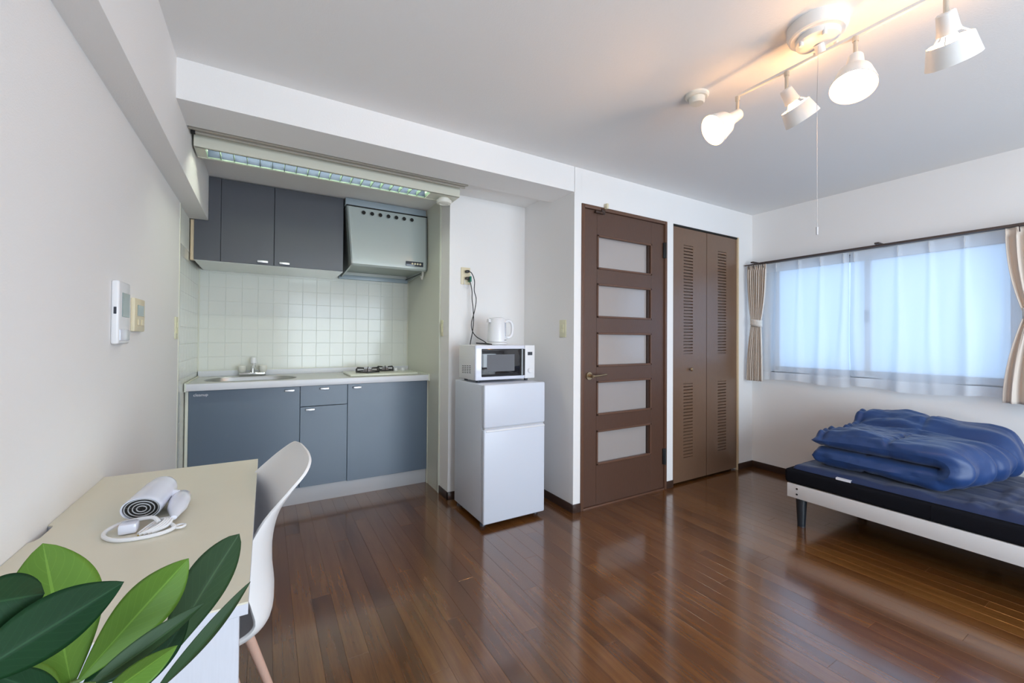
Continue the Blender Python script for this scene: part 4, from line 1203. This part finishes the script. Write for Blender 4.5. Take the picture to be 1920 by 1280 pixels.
def leaf(m, base, tip, yb, yt, w_, tilt=0.0, bow=0.0, peak=.55, roll=0.0, tipexp=1.0, fold=.16, wav=0.0):
    b_ = px(*base, yb); t_ = px(*tip, yt)
    ax = t_-b_; L_ = ax.length; ax.normalize()
    mid = (b_+t_)/2; view = (mid-CAMP).normalized()
    side = ax.cross(view).normalized(); nor = side.cross(ax).normalized()
    rot = Matrix.Rotation(roll, 3, ax); side = rot @ side; nor = rot @ nor
    wm = w_/2*(mid-CAMP).dot(Fw)/F_
    mb_ = MB(); nu, nv = 26, 13
    vs = []; uvs = []
    for i in range(nu):
        t = i/(nu-1)
        k = t**(math.log(.5)/math.log(peak))
        wd_ = math.sin(math.pi*k)**(.72 if t < peak else .85*tipexp)
        c = b_+ax*(L_*t)+nor*(bow*L_*math.sin(t*math.pi))
        for j in range(nv):
            s_ = 2*j/(nv-1)-1
            p = c+side*(s_*wm*wd_)-nor*(abs(s_)*wm*wd_*fold*2)*-1+nor*(wav*.004*math.sin(t*14+s_*2)*abs(s_))
            vs.append(p); uvs.append((s_, t))
    fs = [[i*nv+j, (i+1)*nv+j, (i+1)*nv+j+1, i*nv+j+1] for i in range(nu-1) for j in range(nv-1)]
    me = bpy.data.meshes.new('leaf'); off = OFF[pt.name]
    me.from_pydata([tuple(v-off) for v in vs], [], fs)
    uvl = me.uv_layers.new(name='UVMap')
    for lp in me.loops: uvl.data[lp.index].uv = uvs[lp.vertex_index]
    for pg in me.polygons: pg.use_smooth = True
    me.materials.append(M[m])
    o = bpy.data.objects.new('leaf', me); col.objects.link(o); o.parent = pt
    sd = o.modifiers.new('thickness', 'SOLIDIFY'); sd.thickness = .0007
    # petiole from the leaf base to the crown of the trunk
    crown = Vector((-.145, .485, .735))
    stp = MB(); stp.tube(bez([crown, crown*.5+b_*.5-Vector((0, 0, .035)), b_-ax*.01, b_+ax*.004]), .0018, 6); stp.build('petiole', 'stem', pt)


#     material  base (u,v)   tip (u,v)   y base, y tip, width px
leaf('leafB', (135, 1290), (80, 1018), .50, .56, 132, peak=.58, bow=.03, fold=.10, tipexp=.9)
leaf('leafD', (-90, 1290), (233, 1090), .40, .46, 108, peak=.52, roll=.25, fold=.14)
leaf('leafD', (-130, 1150), (84, 1112), .42, .45, 100, peak=.66, tipexp=.62, roll=-.2, fold=.10)
leaf('leafB', (140, 1285), (354, 1046), .50, .55, 88, peak=.60, bow=-.04, fold=.18, roll=-.15)
leaf('leafG', (275, 1290), (449, 1000), .52, .62, 82, peak=.66, bow=.04, fold=.15, tipexp=.8, roll=.3)
leaf('leafG', (290, 1300), (470, 1090), .47, .50, 40, peak=.5, bow=-.06, fold=.2, roll=.9)
leaf('leafG', (165, 1290), (384, 1130), .45, .49, 46, peak=.45, bow=-.03, roll=.7)
leaf('leafB', (190, 1310), (333, 1209), .43, .45, 52, peak=.45, roll=-.5)
leaf('leafD', (150, 1290), (285, 1190), .52, .55, 70, peak=.6, tipexp=.8)
leaf('leafD', (255, 1300), (355, 1150), .50, .52, 50, peak=.5, roll=.3)
leaf('leafB', (125, 1300), (-30, 1180), .52, .56, 72, peak=.55, roll=.2)
leaf('leafB', (110, 1300), (66, 1150), .56, .60, 60, peak=.55)
leaf('leafD', (120, 1310), (-20, 1262), .46, .44, 52, peak=.5)
leaf('leafB', (115, 1305), (20, 1245), .49, .49, 46, peak=.5)
